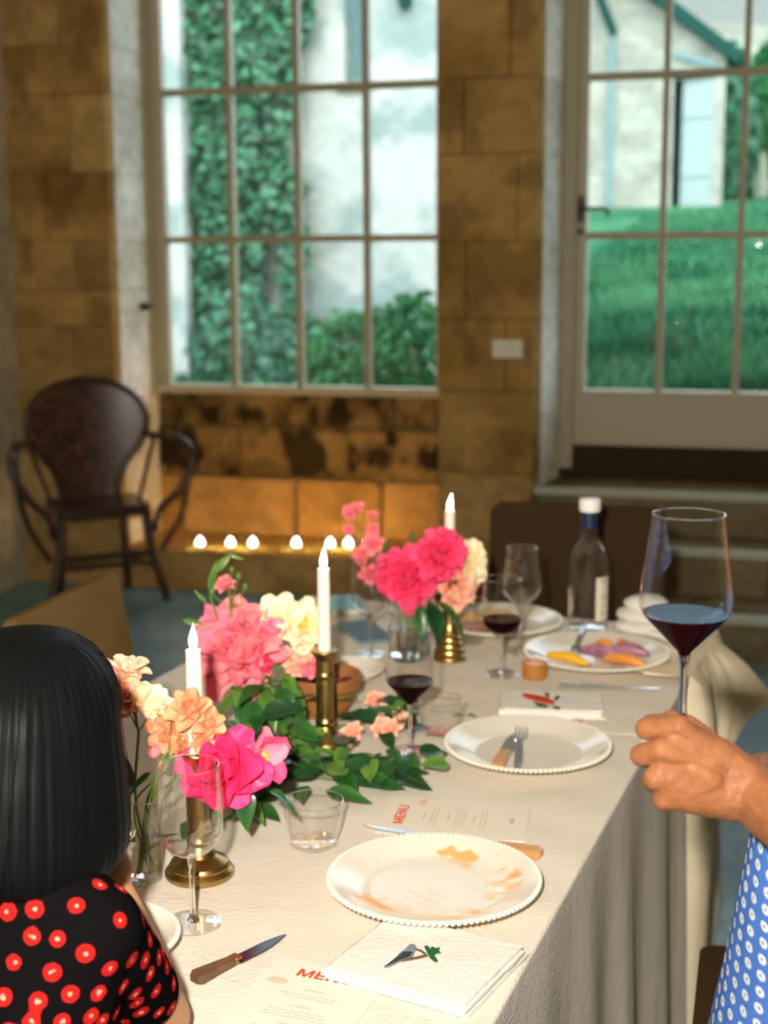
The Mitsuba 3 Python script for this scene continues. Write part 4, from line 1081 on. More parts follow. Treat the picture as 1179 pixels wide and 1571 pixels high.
def vase(label, x, y, r0, r1, h, water, neck=None):
    k = thing('glass_vase', label, 'vase')
    M = tr(x, y, Z0)
    pr_ = [(r0 * .9, .005), (r0, .012), ((r0 + r1) / 2, h * .5), (r1, h)] if neck is None else [(r0 * .93, .005), (r0, .014), (r0, h * .66), (neck, h * .82), (neck, h * .90), (r1, h)]
    part(k, 'wall', bake(lathe(smooth_prof(pr_, 5), 44), M), 'mat_glass_thin', smooth=True)
    part(k, 'rim', bake(lathe([(r1 - .0012, h), (r1, h + .0012), (r1 + .0012, h), (r1, h - .0012), (r1 - .0012, h)], 44), M), 'mat_glass', smooth=True)
    part(k, 'base', bake(lathe([(0, 0), (r0 - .004, 0), (r0, .003), (r0 - .001, .008), (0, .0075)], 44), M), 'mat_glass_thin', smooth=45)
    rw = np.interp(water, [p[1] for p in pr_], [p[0] for p in pr_]) - .0012
    part(k, 'water', bake(lathe([(0, .0085), (r0 - .004, .0085), (r0 - .0014, .014), (rw, water), (0, water)], 44), M), 'mat_water', smooth=40, label='clear water')
    return k


FR = np.array([*(-F0h), 0.0]); RT = np.array([*R0h, 0.0]); UP = np.array([0, 0, 1.0])   # towards the viewer's side of the table, to its right, up


def dirn(r, f, u): return RT * r + FR * f + UP * u


# vase beside the woman
V1 = np.array([-.776, 1.647])
vase('slim glass vase of water holding magenta and peach roses', *V1, .0235, .0265, .116, .062)
n1 = lambda dx=0, dy=0: (V1[0] + dx, V1[1] + dy, Z0 + .108)
b1 = lambda dx=0, dy=0: (V1[0] + dx, V1[1] + dy, Z0 + .012)
flower('rose', 'big magenta rose drooping in front of the nearest candlestick', 'rose', (-.674, 1.676, .912), dirn(-.22, .85, .30), .056, 'mat_magenta', [(-.74, 1.667, .935), n1(.012, .004), b1(-.006)], seed=4, roll=.4, leaves=[((-.712, 1.680, .885), dirn(.6, .2, -.6), .06, .034, 'mat_leaf')])
flower('rose', 'open magenta rose with paler outer petals, right of the big drooping one', 'open', (-.626, 1.712, .916), dirn(.70, .65, .12), .041, 'mat_lightpink', [(-.70, 1.69, .915), n1(.014, -.003), b1(.008)], seed=9, roll=.2, mats=['mat_lightpink', 'mat_hotpink', 'mat_lightpink'], center='mat_yellow', leaves=[((-.655, 1.70, .875), dirn(.2, .4, -.8), .055, .035, 'mat_leaf'), ((-.62, 1.71, .872), dirn(.9, .1, -.5), .05, .03, 'mat_leaf')])


def spray(label, pts, mat_of, hub, path, seed, R=.021, buds=(), group=None, leaves=()):
    """several small blossoms on one branching stem"""
    k = thing('rose_spray', label, 'flower', group)
    r = np.random.default_rng(seed)
    for i, (p, rr, d) in enumerate(pts):
        p = np.array(p); d = np.array(d, float); d /= np.linalg.norm(d)
        ps = bloom('small', rr, seed + i * 7); m = cat(*[q for q, _ in ps]); m.apply_transform(frame_to(d, at=p - d * rr * .35, roll=i))
        part(k, 'blossom', m, mat_of[i % len(mat_of)], smooth=True, uv=np.concatenate([q for _, q in ps]))
        root = p - d * rr * .35
        part(k, 'twig', tube(curve([root, root - d * .012, (root - d * .02) * .5 + np.array(hub) * .5 + [0, 0, .003], hub], 5), .0011, 6), 'mat_stem', smooth=True)
    for (p, rr, mt) in buds:
        part(k, 'bud', ball(p, (rr, rr, rr * 1.35), 2), mt, smooth=True)
        part(k, 'twig', tube(curve([np.array(p) - [0, 0, rr], (np.array(p) + hub) / 2 + [0, 0, -.004], hub], 5), .0010, 6), 'mat_stem', smooth=True)
    part(k, 'stem', tube(curve([hub] + list(path), 6), .0020, 7), 'mat_stem', smooth=True)
    for (at, dr_, ln, w, mt) in leaves: leaf(k, at, dr_, ln, w, mt)
    return k


spray('pale peach rose spray beside the dark hair', [((-.822, 1.676, 1.026), .031, dirn(-.3, .6, .6)), ((-.800, 1.680, 1.040), .027, dirn(.2, .3, .9)), ((-.800, 1.668, 1.004), .030, dirn(.2, .9, .3)), ((-.826, 1.66, .996), .028, dirn(-.3, .8, .1)), ((-.782, 1.682, .998), .025, dirn(.6, .6, .4)), ((-.763, 1.684, .988), .028, dirn(.3, .8, .5))],
      ['mat_blush', 'mat_blush', 'mat_palepeach', 'mat_blush', 'mat_cream', 'mat_cream'], (-.787, 1.668, .955), [n1(-.012, .006), b1(.006, .008)], 11, leaves=[((-.800, 1.655, .876), dirn(-.05, .1, 1), .075, .032, 'mat_leaf_dark')])
spray('peach orange rose spray in front of the nearest candle', [((-.760, 1.680, .968), .023, dirn(-.3, .8, .5)), ((-.748, 1.672, .950), .026, dirn(-.1, .95, .3)), ((-.726, 1.676, .936), .026, dirn(.1, .9, .3)), ((-.737, 1.69, .974), .018, dirn(.1, .6, .8)), ((-.707, 1.655, .999), .027, dirn(-.1, .8, .5)), ((-.686, 1.668, .976), .023, dirn(.5, .7, .4)), ((-.710, 1.680, .958), .022, dirn(.1, .9, .2)), ((-.698, 1.672, .948), .018, dirn(.4, .9, 0))],
      ['mat_peach'], (-.745, 1.665, .915), [n1(.004, .008), b1(-.004, -.006)], 23, buds=[((-.736, 1.66, .985), .0040, 'mat_leaf_dark')], leaves=[((-.765, 1.655, .905), dirn(-.5, .4, -.3), .045, .018, 'mat_leaf'), ((-.73, 1.672, .90), dirn(.6, .3, -.1), .04, .016, 'mat_leaf_dark'), ((-.776, 1.64, .79), dirn(.5, .3, .7), .04, .02, 'mat_leaf_dark'), ((-.776, 1.66, .80), dirn(.7, .1, .5), .045, .02, 'mat_leaf_dark')])
flower('rosebud', 'round pink rosebud left of the peach roses', 'bud', (-.762, 1.662, .930), dirn(-.3, .5, .8), .0145, 'mat_pink', [n1(-.006, -.01), b1(.01, -.006)], seed=31, whole=True, stem_r=.0014)

# vase in the middle of the table
V2 = np.array([-.815, 2.207])
vase('glass jar of water behind the garland, holding the big ruffled pink flower', *V2, .040, .042, .108, .07)
n2 = lambda dx=0, dy=0: (V2[0] + dx, V2[1] + dy, Z0 + .104)
b2 = lambda dx=0, dy=0: (V2[0] + dx, V2[1] + dy, Z0 + .012)
flower('peony', 'big ruffled pink flower between the two nearest candles', 'peony', (-.850, 2.205, .925), dirn(-.25, .72, .55), .080, 'mat_pink', [n2(-.01), b2(.01)], seed=41, mats=['mat_pink', 'mat_pink', 'mat_lightpink'], leaves=[((-.80, 2.19, .865), dirn(.35, .7, -.75), .085, .040, 'mat_leaf_light'), ((-.83, 2.18, .86), dirn(-.1, .8, -.6), .075, .036, 'mat_leaf')])
flower('rosebud', 'deep pink half-open bud tucked under the big ruffled pink flower', 'bud', (-.800, 2.190, .902), dirn(.55, .75, .2), .026, 'mat_hotpink', [n2(.012, -.01), b2(-.01, .006)], seed=44, leaves=[((-.795, 2.20, .865), dirn(.6, .5, -.55), .080, .038, 'mat_leaf_light'), ((-.775, 2.21, .868), dirn(.3, .3, -.9), .07, .034, 'mat_leaf_light')])
flower('rose', 'cream flower with a yellow centre right of the big ruffled pink flower', 'open', (-.792, 2.250, .962), dirn(-.1, .75, .55), .046, 'mat_cream', [n2(.004, .012), b2(0, .012)], seed=51, center='mat_yellow')
flower('rose', 'cream flower with a yellow centre just left of the tall middle candle', 'open', (-.752, 2.262, .960), dirn(.25, .75, .5), .050, 'mat_cream', [n2(.018, .010), b2(.012, .012)], seed=57, center='mat_yellow')
spray('blush pink rose spray hanging between the cream flowers and the wooden bowl', [((-.745, 2.243, .912), .021, dirn(.3, .8, .1)), ((-.772, 2.238, .900), .018, dirn(0, .9, .2)), ((-.732, 2.245, .880), .022, dirn(.3, .8, -.4)), ((-.758, 2.238, .882), .018, dirn(0, .9, -.3))], ['mat_blush', 'mat_blush', 'mat_lightpink'], (-.778, 2.245, .90), [n2(.02, .004), b2(.016, -.006)], 61,
      leaves=[((-.775, 2.225, .875), dirn(.3, .6, -.4), .06, .03, 'mat_leaf_light'), ((-.79, 2.21, .84), dirn(.3, .8, -.5), .075, .034, 'mat_leaf'), ((-.765, 2.215, .86), dirn(.55, .4, -.6), .065, .03, 'mat_leaf_light')])
spray('thin stem with one small pink flower and green buds above the ruffled pink flower', [((-.881, 2.229, 1.028), .019, dirn(-.2, .6, .7))], ['mat_pink'], (-.872, 2.225, .985), [(-.850, 2.22, .93), n2(-.016, .01), b2(-.012, .012)], 67,
      buds=[((-.858, 2.235, 1.040), .0050, 'mat_leaf_light'), ((-.846, 2.234, 1.022), .0045, 'mat_leaf_light'), ((-.902, 2.222, 1.014), .0055, 'mat_leaf_light'), ((-.856, 2.228, .998), .0055, 'mat_blush'), ((-.868, 2.23, 1.052), .004, 'mat_leaf_light')], leaves=[((-.885, 2.228, 1.045), dirn(.5, .1, .5), .03, .011, 'mat_leaf_light')])
k = thing('leafy_stem', 'bare green stem with narrow leaves curving up left of the small pink flower', 'plant stem')
part(k, 'stem', tube(curve([b2(-.014), n2(-.028), (-.885, 2.215, .955), (-.906, 2.222, 1.015), (-.895, 2.23, 1.06), (-.870, 2.236, 1.078)], 7), [.0022, .0018, .0012], 7), 'mat_stem')
for at, d_, l_ in (((-.906, 2.222, 1.015), dirn(.25, .1, 1), .055), ((-.898, 2.228, 1.045), dirn(.6, 0, .7), .050), ((-.872, 2.236, 1.076), dirn(.9, 0, -.3), .026), ((-.912, 2.22, .995), dirn(-.55, .1, .6), .03), ((-.955, 2.215, .962), dirn(.9, .1, -.2), .045)):
    if at[0] < -.95:
        part(k, 'twig', tube(curve([(-.89, 2.215, .945), (-.92, 2.215, .958), at], 5), .0008, 6), 'mat_stem')
    leaf(k, at, d_, l_, l_ * .26, 'mat_leaf_light', up=FR, bend=.1)
# more leaves standing round the jar
k = thing('greenery', 'bunch of broad green leaves standing in the jar beneath the pink and cream flowers', 'leaves')
part(k, 'stem', tube(curve([b2(.0, -.012), n2(.01, -.016), (-.79, 2.18, .885)], 5), .0022, 7), 'mat_stem')
for i in range(22):
    a = rng.random() * 2 * math.pi; z = .80 + .085 * rng.random()
    leaf(k, (V2[0] + .012 + .045 * math.cos(a), V2[1] + .045 * math.sin(a), z), dirn(.5 * rng.standard_normal() - .05, .6 + .4 * rng.random(), .7 * rng.standard_normal() - .15), .055 + .03 * rng.random(), .03 + .012 * rng.random(), ['mat_leaf_light', 'mat_leaf', 'mat_leaf'][i % 3])

# far vase
V3 = np.array([-.693, 2.780])
vase('glass jar of water at the far end, holding hot pink and cream roses', *V3, .043, .040, .100, .065, neck=.036)
n3 = lambda dx=0, dy=0: (V3[0] + dx, V3[1] + dy, Z0 + .096)
b3 = lambda dx=0, dy=0: (V3[0] + dx, V3[1] + dy, Z0 + .012)
flower('rose', 'large hot pink rose at the far end of the table, the lower of two', 'full', (-.695, 2.790, .930), dirn(-.2, .85, .35), .070, 'mat_hotpink', [n3(-.005), b3(.01)], seed=71, leaves=[((-.645, 2.755, .885), dirn(.35, .5, -.9), .095, .042, 'mat_leaf_dark'), ((-.628, 2.75, .89), dirn(.8, .4, -.6), .085, .040, 'mat_leaf'), ((-.66, 2.75, .88), dirn(.05, .5, -.9), .08, .036, 'mat_leaf'), ((-.655, 2.79, .875), dirn(.5, .5, -.75), .085, .038, 'mat_leaf'), ((-.66, 2.80, .88), dirn(.75, .3, -.45), .075, .035, 'mat_leaf_light'), ((-.64, 2.80, .89), dirn(.85, .2, .1), .06, .03, 'mat_leaf_dark')])
flower('rose', 'hot pink rose in front of the far candle, the upper of two', 'full', (-.622, 2.762, .984), dirn(.1, .85, .4), .056, 'mat_hotpink', [(-.66, 2.79, .92), n3(.01, .004), b3(-.01)], seed=77)
flower('rose', 'cream rose right of the hot pink roses', 'full', (-.588, 2.842, .952), dirn(.35, .75, .4), .052, 'mat_cream', [(-.62, 2.83, .91), n3(.016, .01), b3(.0, .012)], seed=81)
flower('rose', 'blush rose hanging below the cream rose at the far end of the table', 'rose', (-.594, 2.785, .902), dirn(.4, .8, -.1), .046, 'mat_blush', [(-.63, 2.81, .90), n3(.02, 0), b3(.012, -.004)], seed=85, leaves=[((-.60, 2.81, .88), dirn(.75, .3, -.2), .06, .028, 'mat_leaf_dark'), ((-.63, 2.80, .872), dirn(.3, .6, -.8), .07, .034, 'mat_leaf')])
flower('rosebud', 'yellow-green bud above the large hot pink rose', 'bud', (-.694, 2.817, 1.004), dirn(.1, .2, 1), .011, 'mat_leaf_light', [(-.692, 2.81, .96), n3(0, .01), b3(0, -.01)], seed=88, whole=True, stem_r=.0014)
spray('thin stems of small coral pink flowers rising left of the hot pink roses', [((-.824, 2.792, 1.057), .017, dirn(-.3, .6, .5)), ((-.808, 2.798, 1.067), .015, dirn(.2, .5, .8)), ((-.776, 2.804, 1.051), .012, dirn(.1, .6, .6)), ((-.773, 2.800, 1.024), .014, dirn(.2, .8, .3)), ((-.823, 2.786, 1.022), .012, dirn(-.2, .8, .3)), ((-.772, 2.794, .994), .024, dirn(0, .8, .5)), ((-.800, 2.795, .965), .022, dirn(-.4, .8, .1)), ((-.780, 2.790, .926), .022, dirn(-.2, .9, -.1))],
      ['mat_pink'], (-.752, 2.795, .935), [n3(-.022, 0), b3(-.014, 0)], 91, leaves=[((-.755, 2.80, .96), dirn(.2, .3, .9), .06, .02, 'mat_leaf_light'), ((-.745, 2.80, .94), dirn(.5, .3, .6), .05, .02, 'mat_leaf_light')])

# ------------------------------------------------------------------ the leafy garland along the table
gl = thing('garland', 'garland of dark green leaves lying along the middle of the table', 'garland')
SP = [[(-.75, 1.83, .762), (-.715, 1.93, .764), (-.70, 2.03, .770), (-.625, 2.046, .766), (-.564, 2.077, .764), (-.500, 2.120, .762)],
      [(-.72, 1.98, .766), (-.742, 2.111, .775), (-.755, 2.243, .772), (-.690, 2.290, .768), (-.655, 2.330, .766), (-.58, 2.40, .764)]]
pts, wts = [], []
for s_i, sp in enumerate(SP):
    c = curve(sp, 10)
    part(gl, 'stem', tube(c, .0024, 7), 'mat_stem')
    for i in range(62 if s_i == 0 else 58):
        t = rng.random(); j = t * (len(c) - 2); p = c[int(j)] + (c[int(j) + 1] - c[int(j)]) * (j % 1)
        fat = 1.0 if (s_i == 0 and t < .62) or (s_i == 1 and t < .55) else .6
        a = rng.random() * 2 * math.pi
        if (p[0] + .755) ** 2 + (p[1] - 2.385) ** 2 < .115 ** 2 or (p[1] > 2.17 and p[0] < -.715): continue
        lift = (.012 + .055 * rng.random() ** 1.6) * (1.0 if fat == 1 else .5)
        at = p + np.array([.028 * fat * rng.standard_normal(), .030 * fat * rng.standard_normal(), lift])
        d = np.array([math.cos(a), math.sin(a), .25 - .5 * rng.random()])
        ln_ = (.050 + .045 * rng.random()) * (.9 if fat == 1 else .75)
        at[2] = max(at[2], Z0 + .008 + max(0, -d[2]) * ln_)
        leaf(gl, at, d, ln_, ln_ * (.48 + .16 * rng.random()), ['mat_leaf', 'mat_leaf_dark', 'mat_leaf', 'mat_leaf_dark', 'mat_leaf_light'][int(5 * rng.random())], bend=.06 + .18 * rng.random(), up=np.array([.35 * rng.standard_normal(), .35 * rng.standard_normal() - .25, 1.0]))
for (x, y, a, l_) in ((-.545, 2.085, .2, .085), (-.520, 2.075, -.5, .09), (-.565, 2.045, -.25, .085), (-.600, 2.06, -.9, .08), (-.53, 2.115, .6, .055), (-.64, 1.99, -1.2, .07), (-.69, 1.90, -.6, .075), (-.745, 1.83, -1.5, .07), (-.61, 2.10, .1, .09), (-.655, 2.08, .3, .085)):
    leaf(gl, (x - .03, y, Z0 + .012), (math.cos(a), math.sin(a), .04), l_, l_ * .5, 'mat_leaf_dark' if x > -.56 else 'mat_leaf', bend=.05, up=(0, -.35, 1))
for i in range(34):
    if i < 18: x, y, z, sz = -.70 + .035 * rng.standard_normal(), 2.09 + .055 * rng.standard_normal(), .772 + .025 * rng.random(), .060
    else: x, y, z, sz = -.615 + .035 * rng.standard_normal(), 2.345 + .045 * rng.standard_normal(), .768 + .028 * rng.random(), .055
    a = rng.random() * 2 * math.pi
    leaf(gl, (x, y, z), (math.cos(a), math.sin(a), -.12), sz * (.8 + .5 * rng.random()), sz * .55, ['mat_leaf_dark', 'mat_leaf', 'mat_leaf_light'][0 if i >= 18 and i % 3 else i % 3], bend=.1, up=(.3 * rng.standard_normal(), -.5, 1))
for i, (x, y) in enumerate(((-.671, 2.43), (-.634, 2.361), (-.600, 2.332), (-.652, 2.338), (-.600, 2.278), (-.618, 2.281), (-.66, 2.25))):
    ps = bloom('small', .019, 200 + i); m = cat(*[q for q, _ in ps]); m.apply_transform(frame_to(dirn(.3 * math.sin(i), .6, .8), at=(x, y, Z0 + .016), roll=i))
    part(gl, 'blossom', m, 'mat_blush', smooth=True, uv=np.concatenate([q for _, q in ps]), label='small blush blossom')
k = thing('leaf_sprig', 'tiny sprig of leaves lying right of the second tumbler', 'leaf')
part(k, 'stem', tube([(-.520, 2.42, Z0 + .002), (-.49, 2.432, Z0 + .003)], .0009, 6), 'mat_stem')
leaf(k, (-.505, 2.427, Z0 + .003), (-1, .2, .05), .026, .014, 'mat_leaf_dark'); leaf(k, (-.497, 2.430, Z0 + .003), (1, .1, .05), .022, .013, 'mat_leaf')

# ------------------------------------------------------------------ chairs
def rounded(w, h, r): return Polygon([(-w / 2 + r, r), (w / 2 - r, r), (w / 2 - r, h - r), (-w / 2 + r, h - r)]).buffer(r, 8)


def dining_chair(label, x, y, a, mat, w=.46, top=.90, lean=.14, seat_d=.42):
    """a: the way the sitter faces, as a turn from -y"""
    k = thing('dining_chair', label, 'chair')
    M = tr(x, y, 0) @ rz(a)
    m = ext(rounded(w, top - .40, .035), .026); m.apply_transform(rot(math.pi / 2, [1, 0, 0])); m.apply_transform(tr(0, seat_d / 2 + .012, .41) @ rot(-lean, [1, 0, 0]))
    part(k, 'backrest', bake(m, M), mat, smooth=40)
    s = ext(rounded(w - .01, seat_d, .03), .045); s.apply_translation([0, -seat_d / 2, .415])
    part(k, 'seat', bake(s, M), mat, smooth=40)
    for sx in (-1, 1):
        for sy in (-1, 1):
            part(k, 'leg', bake(tube([(sx * (w / 2 - .035), sy * (seat_d / 2 - .035), .416), (sx * (w / 2 - .025), sy * (seat_d / 2 - .015), 0)], [.017, .012], 10), M), 'mat_wood_dark', smooth=50)
    return k


dining_chair('brown chair at the left side of the table beyond the dark-haired person', -1.075, 2.56, math.pi / 2 + TA + .10, 'mat_chair_back', top=.90, lean=.16)
dining_chair('dark brown chair at the far end of the table behind the bottle', -.455, 3.44, TA * 0 + .02, 'mat_chair_dark', top=.93, lean=.06)
dining_chair('dark chair beside the table at the lower right, past the blue shirt', .145, 2.02, -math.pi / 2 + .0, 'mat_chair_dark', top=.92)

# old armchair in the corner
ac = thing('armchair', 'old dark wooden armchair with a rounded woven back in the left corner', 'armchair')
MA = tr(-2.90, 5.88, 0) @ rz(math.radians(38))              # local: sitter faces -y, front of the seat at y = 0
hw = np.array([(0, .125), (.08, .135), (.16, .165), (.24, .225), (.31, .262), (.38, .270), (.44, .255), (.50, .205), (.54, .140), (.57, .0)])
SZ, BY = .455, .345


def back_pt(x, h): return np.array([x, BY + .03 * h / .57 - .55 * x * x, SZ + h])


hs_ = np.linspace(0, .57, 30); wv = np.where(hs_ > .37, .285 * np.sqrt(np.maximum(1 - ((hs_ - .37) / .20) ** 2, .004)), np.interp(hs_, hw[:, 0], hw[:, 1] * 1.055))
def back_sheet(dy):
    V = np.array([[back_pt(x * w_, h) + [0, dy, 0] for x in np.linspace(-1, 1, 17)] for h, w_ in zip(hs_, wv)]).reshape(-1, 3)
    I, J = np.meshgrid(np.arange(29), np.arange(16), indexing='ij'); a = I * 17 + J
    F = np.concatenate([np.stack([a, a + 1, a + 18], -1).reshape(-1, 3), np.stack([a, a + 18, a + 17], -1).reshape(-1, 3)])
    return V, F
v0, f0 = back_sheet(0); v1_, f1 = back_sheet(.012)
part(ac, 'back_panel', bake(TM(np.vstack([v0, v1_]), np.vstack([f0, f1[:, ::-1] + len(v0)])), MA), 'mat_wicker', smooth=True, label='reddish brown woven back')
outl = [back_pt(-w_, h) for h, w_ in zip(hs_, wv)] + [back_pt(w_, h) for h, w_ in zip(hs_[::-1], wv[::-1])]
part(ac, 'back_frame', bake(tube(np.array(outl) + [0, .006, 0], .0175, 10), MA), 'mat_wood_dark')
part(ac, 'seat', bake(bake(ext(rounded(.43, .36, .03), .05), tr(0, 0, .415)), MA), 'mat_wood_dark', smooth=40)
for s_ in (-1, 1):
    part(ac, 'arm', bake(tube(curve([back_pt(s_ * .262, .31), (s_ * .31, .26, .752), (s_ * .375, .12, .755), (s_ * .41, .0, .715), (s_ * .405, -.03, .63), (s_ * .34, -.03, .52), (s_ * .262, .01, .44), (s_ * .235, .03, .33)], 6), [.016, .017, .019, .017, .014], 10), MA), 'mat_wood_dark')
    part(ac, 'arm_post', bake(tube(curve([(s_ * .403, -.01, .66), (s_ * .36, .0, .42), (s_ * .26, .03, .235)], 5), .0125, 8), MA), 'mat_wood_dark')
    part(ac, 'spindle', bake(tube([(s_ * .300, .25, .752), (s_ * .205, .20, .455)], .009, 8), MA), 'mat_wood_dark')
    part(ac, 'leg', bake(tube(curve([(s_ * .195, .03, .43), (s_ * .215, .015, .25), (s_ * .275, -.01, 0)], 5), [.023, .021, .019], 10), MA), 'mat_wood_dark')
    part(ac, 'leg', bake(tube(curve([(s_ * .150, .31, .43), (s_ * .155, .31, .25), (s_ * .165, .325, 0)], 5), [.022, .020, .018], 10), MA), 'mat_wood_dark')
    part(ac, 'stretcher', bake(tube([(s_ * .225, .015, .17), (s_ * .158, .31, .17)], .011, 8), MA), 'mat_wood_dark')
part(ac, 'stretcher', bake(tube([(-.215, .015, .235), (.215, .015, .235)], .014, 8), MA), 'mat_wood_dark')
part(ac, 'stretcher', bake(tube([(-.20, .12, .17), (.20, .12, .17)], .011, 8), MA), 'mat_wood_dark')

# ------------------------------------------------------------------ people
def sph(p, r):
    s = m3.Manifold.sphere(1.0, 28); r = np.broadcast_to(np.asarray(r, float), 3)
    return s.scale(r.tolist()).translate(np.asarray(p, float).tolist())


def flesh(groups, edge=.006, it=14):
    """groups: lists of (point, radius); the hull of each group, all joined into one skin and smoothed"""
    M = m3.Manifold.batch_boolean([m3.Manifold.batch_hull([sph(p, r) for p, r in g]) if len(g) > 1 else sph(*g[0]) for g in groups], m3.OpType.Add)
    t = M.simplify(3e-4).refine_to_length(edge).to_mesh(); t = TM(np.array(t.vert_properties[:, :3], float), t.tri_verts)
    trimesh.smoothing.filter_taubin(t, lamb=.5, nu=.53, iterations=it)
    return t


def man(t): return m3.Manifold(m3.Mesh(np.asarray(t.vertices, np.float32), np.asarray(t.faces, np.uint32)))


def join(*ts):
    a = m3.Manifold.batch_boolean([man(t) for t in ts], m3.OpType.Add).to_mesh()
    return TM(np.array(a.vert_properties[:, :3], float), a.tri_verts)


def hand(w, f, s, curls, r=.0086, k=1.0, thumb=.6):
    """w: wrist, f: towards the fingers, s: towards the index side; the palm faces f x s. curls: bend of each finger in radians per joint"""
    w, f, s = (np.asarray(v, float) for v in (w, f, s)); f = f / np.linalg.norm(f); s = s - f * (s @ f); s /= np.linalg.norm(s); n = np.cross(f, s)
    g, mc = [], []
    for i, (sx, fy, ls) in enumerate(((.029, .084, (.042, .025, .020)), (.010, .088, (.046, .029, .021)), (-.010, .083, (.042, .026, .020)), (-.028, .073, (.033, .020, .018)))):
        p = w + (f * fy + s * sx) * k; mc.append(p); a = 0; q = p
        for j, l in enumerate(ls):
            a += curls[i] * (1.0 if j else .8)
            q2 = q + (f * math.cos(a) + n * math.sin(a) + s * .10 * (1.5 - i) * (j == 0)) * l * k
            g.append([(q, r * (1.15 - .1 * j)), (q2, r * (1.05 - .1 * j))]); q = q2
    g.append([(w + s * .014, .021), (w - s * .014, .019)] + [(p, r * 1.25) for p in mc])
    t0 = w + (f * .022 + s * .026) * k; t1 = t0 + (f * .035 + s * .026 + n * .012) * k; t2 = t1 + (f * .028 + s * .006 + n * .014 * thumb) * k; t3 = t2 + (f * .022 - s * .002 + n * .014 * thumb) * k
    g += [[(w + s * .012, .02), (t0, .0145)], [(t0, .0145), (t1, r * 1.25)], [(t1, r * 1.25), (t2, r * 1.1)], [(t2, r * 1.1), (t3, r * .9)]]
    return g


def head_groups(c, f, u, k=1.0):
    f = np.asarray(f, float); u = np.asarray(u, float); r = np.cross(f, u); P = lambda x, y, z: np.asarray(c) + (r * x + f * y + u * z) * k
    g = [[(P(0, -.015, .030), .082 * k), (P(0, .022, .018), .076 * k), (P(0, .035, -.045), .050 * k), (P(0, .048, -.085), .026 * k), (P(.03, .02, -.06), .04 * k), (P(-.03, .02, -.06), .04 * k)],
         [(P(0, .094, .005), .008 * k), (P(0, .112, -.030), .010 * k), (P(0, .085, -.034), .013 * k)], [(P(0, .083, -.058), .011 * k), (P(.014, .078, -.058), .008 * k), (P(-.014, .078, -.058), .008 * k)]]
    for s in (1, -1):
        g += [[(P(s * .076, -.005, .012), .012 * k), (P(s * .082, -.016, .028), .010 * k), (P(s * .078, -.008, -.022), .009 * k)], [(P(s * .03, .082, .022), .010 * k), (P(s * .05, .070, .020), .010 * k)]]
    return g, P


def face(parent, P, k, mouth):
    for s in (1, -1):
        e = part(parent, 'eye', ball(P(s * .031, .076, .006), .0105 * k, 2), 'mat_white', smooth=True)
        part(e, 'iris', ball(P(s * .031, .0832, .006), .0048 * k, 2), 'mat_wood_dark', smooth=True)
    part(parent, 'mouth', ball(P(0, .0835, -.059), (.014 * k, .010 * k, .0042 * k), 2), mouth, smooth=True)


scene['mat_lips'] = pr((.42, .10, .08), .4)
# --- the woman: seen from behind, sitting at the near end of the table, an elbow on it
wo = thing('person', 'dark-haired person seen from behind in a black dress with red dots', 'person')
WF, WR, WO = np.array([.0976, .9952, 0]), np.array([.9952, -.0976, 0]), np.array([-.752, 1.075, 0])
Wp = lambda x, y, z: WO + WR * x + WF * y + UP * z
sR, eR, wR = Wp(.158, .062, .956), np.array([-.584, 1.268, .792]), np.array([-.672, 1.325, .915])
sL, eL, wL = Wp(-.165, .055, .955), Wp(-.27, .24, .80), Wp(-.30, .44, .785)
hc = Wp(.058, .135, 1.098)
hg, HP = head_groups(hc, WF * .96 - UP * .28, UP * .96 + WF * .28, .93)
torso = [[(Wp(-.085, 0, .50), .095), (Wp(.085, 0, .50), .095), (Wp(-.055, .015, .66), .078), (Wp(.055, .015, .66), .078)],
         [(Wp(-.055, .015, .66), .078), (Wp(.055, .015, .66), .078), (Wp(-.080, .045, .84), .078), (Wp(.080, .045, .84), .078)],
         [(Wp(-.080, .045, .84), .078), (Wp(.080, .045, .84), .078), (sR, .038), (sL, .038), (Wp(.01, .07, .985), .045)]]
groups = torso + [[(Wp(.01, .07, .975), .048), (Wp(.045, .10, 1.05), .045)]] + hg
for s, e, w in ((sR, eR, wR), (sL, eL, wL)):
    groups += [[(s, .040), ((s + e) / 2, .034), (e, .030)], [(e, .030), (e * .6 + w * .4, .030), (w, .022)]]
for x in (-.095, .095):
    groups += [[(Wp(x, 0, .50), .085), (Wp(x, .40, .53), .055)], [(Wp(x, .40, .53), .053), (Wp(x, .39, .35), .048), (Wp(x, .36, .09), .032)], [(Wp(x, .34, .045), .032), (Wp(x, .50, .028), .026)]]
groups += hand(wR, np.array([-.05, -.01, .10]), np.array([-.9, -.3, -.3]), [.5, .55, .6, .6], .0080, .85)
groups += hand(wL, WR * .1 + WF * .9 - UP * .05, WR, [.15, .2, .25, .3], .0080, .9)
scene[wo + '__body'] = mikit.ply(flesh(groups, .007), 'mat_skin_pale', smooth=True)
uniq(wo + '__body')
face(wo, HP, .93, 'mat_lips')
dg = []
for g in torso: dg.append([(p, r + .013) for p, r in g])
dg += [[(sR, .054), (Wp(.075, .05, .88), .080), (Wp(.02, .072, 1.016), .060)], [(sL, .054), (Wp(-.075, .05, .88), .080), (Wp(.02, .072, 1.016), .060)]]
for s, e, t_ in ((sR, eR, .66), (sL, eL, .80)):
    dg += [[(s, .052), (s * (1 - t_ * .5) + e * t_ * .5, .047), (s * (1 - t_) + e * t_, .041)]]
for x in (-.095, .095): dg += [[(Wp(x, 0, .50), .105), (Wp(x, .38, .535), .072)]]
dg += [[(Wp(-.095, .0, .48), .09), (Wp(.095, .0, .48), .09), (Wp(-.095, .38, .50), .06), (Wp(.095, .38, .50), .06)]]
dr_ = flesh(dg, .0065, 10)
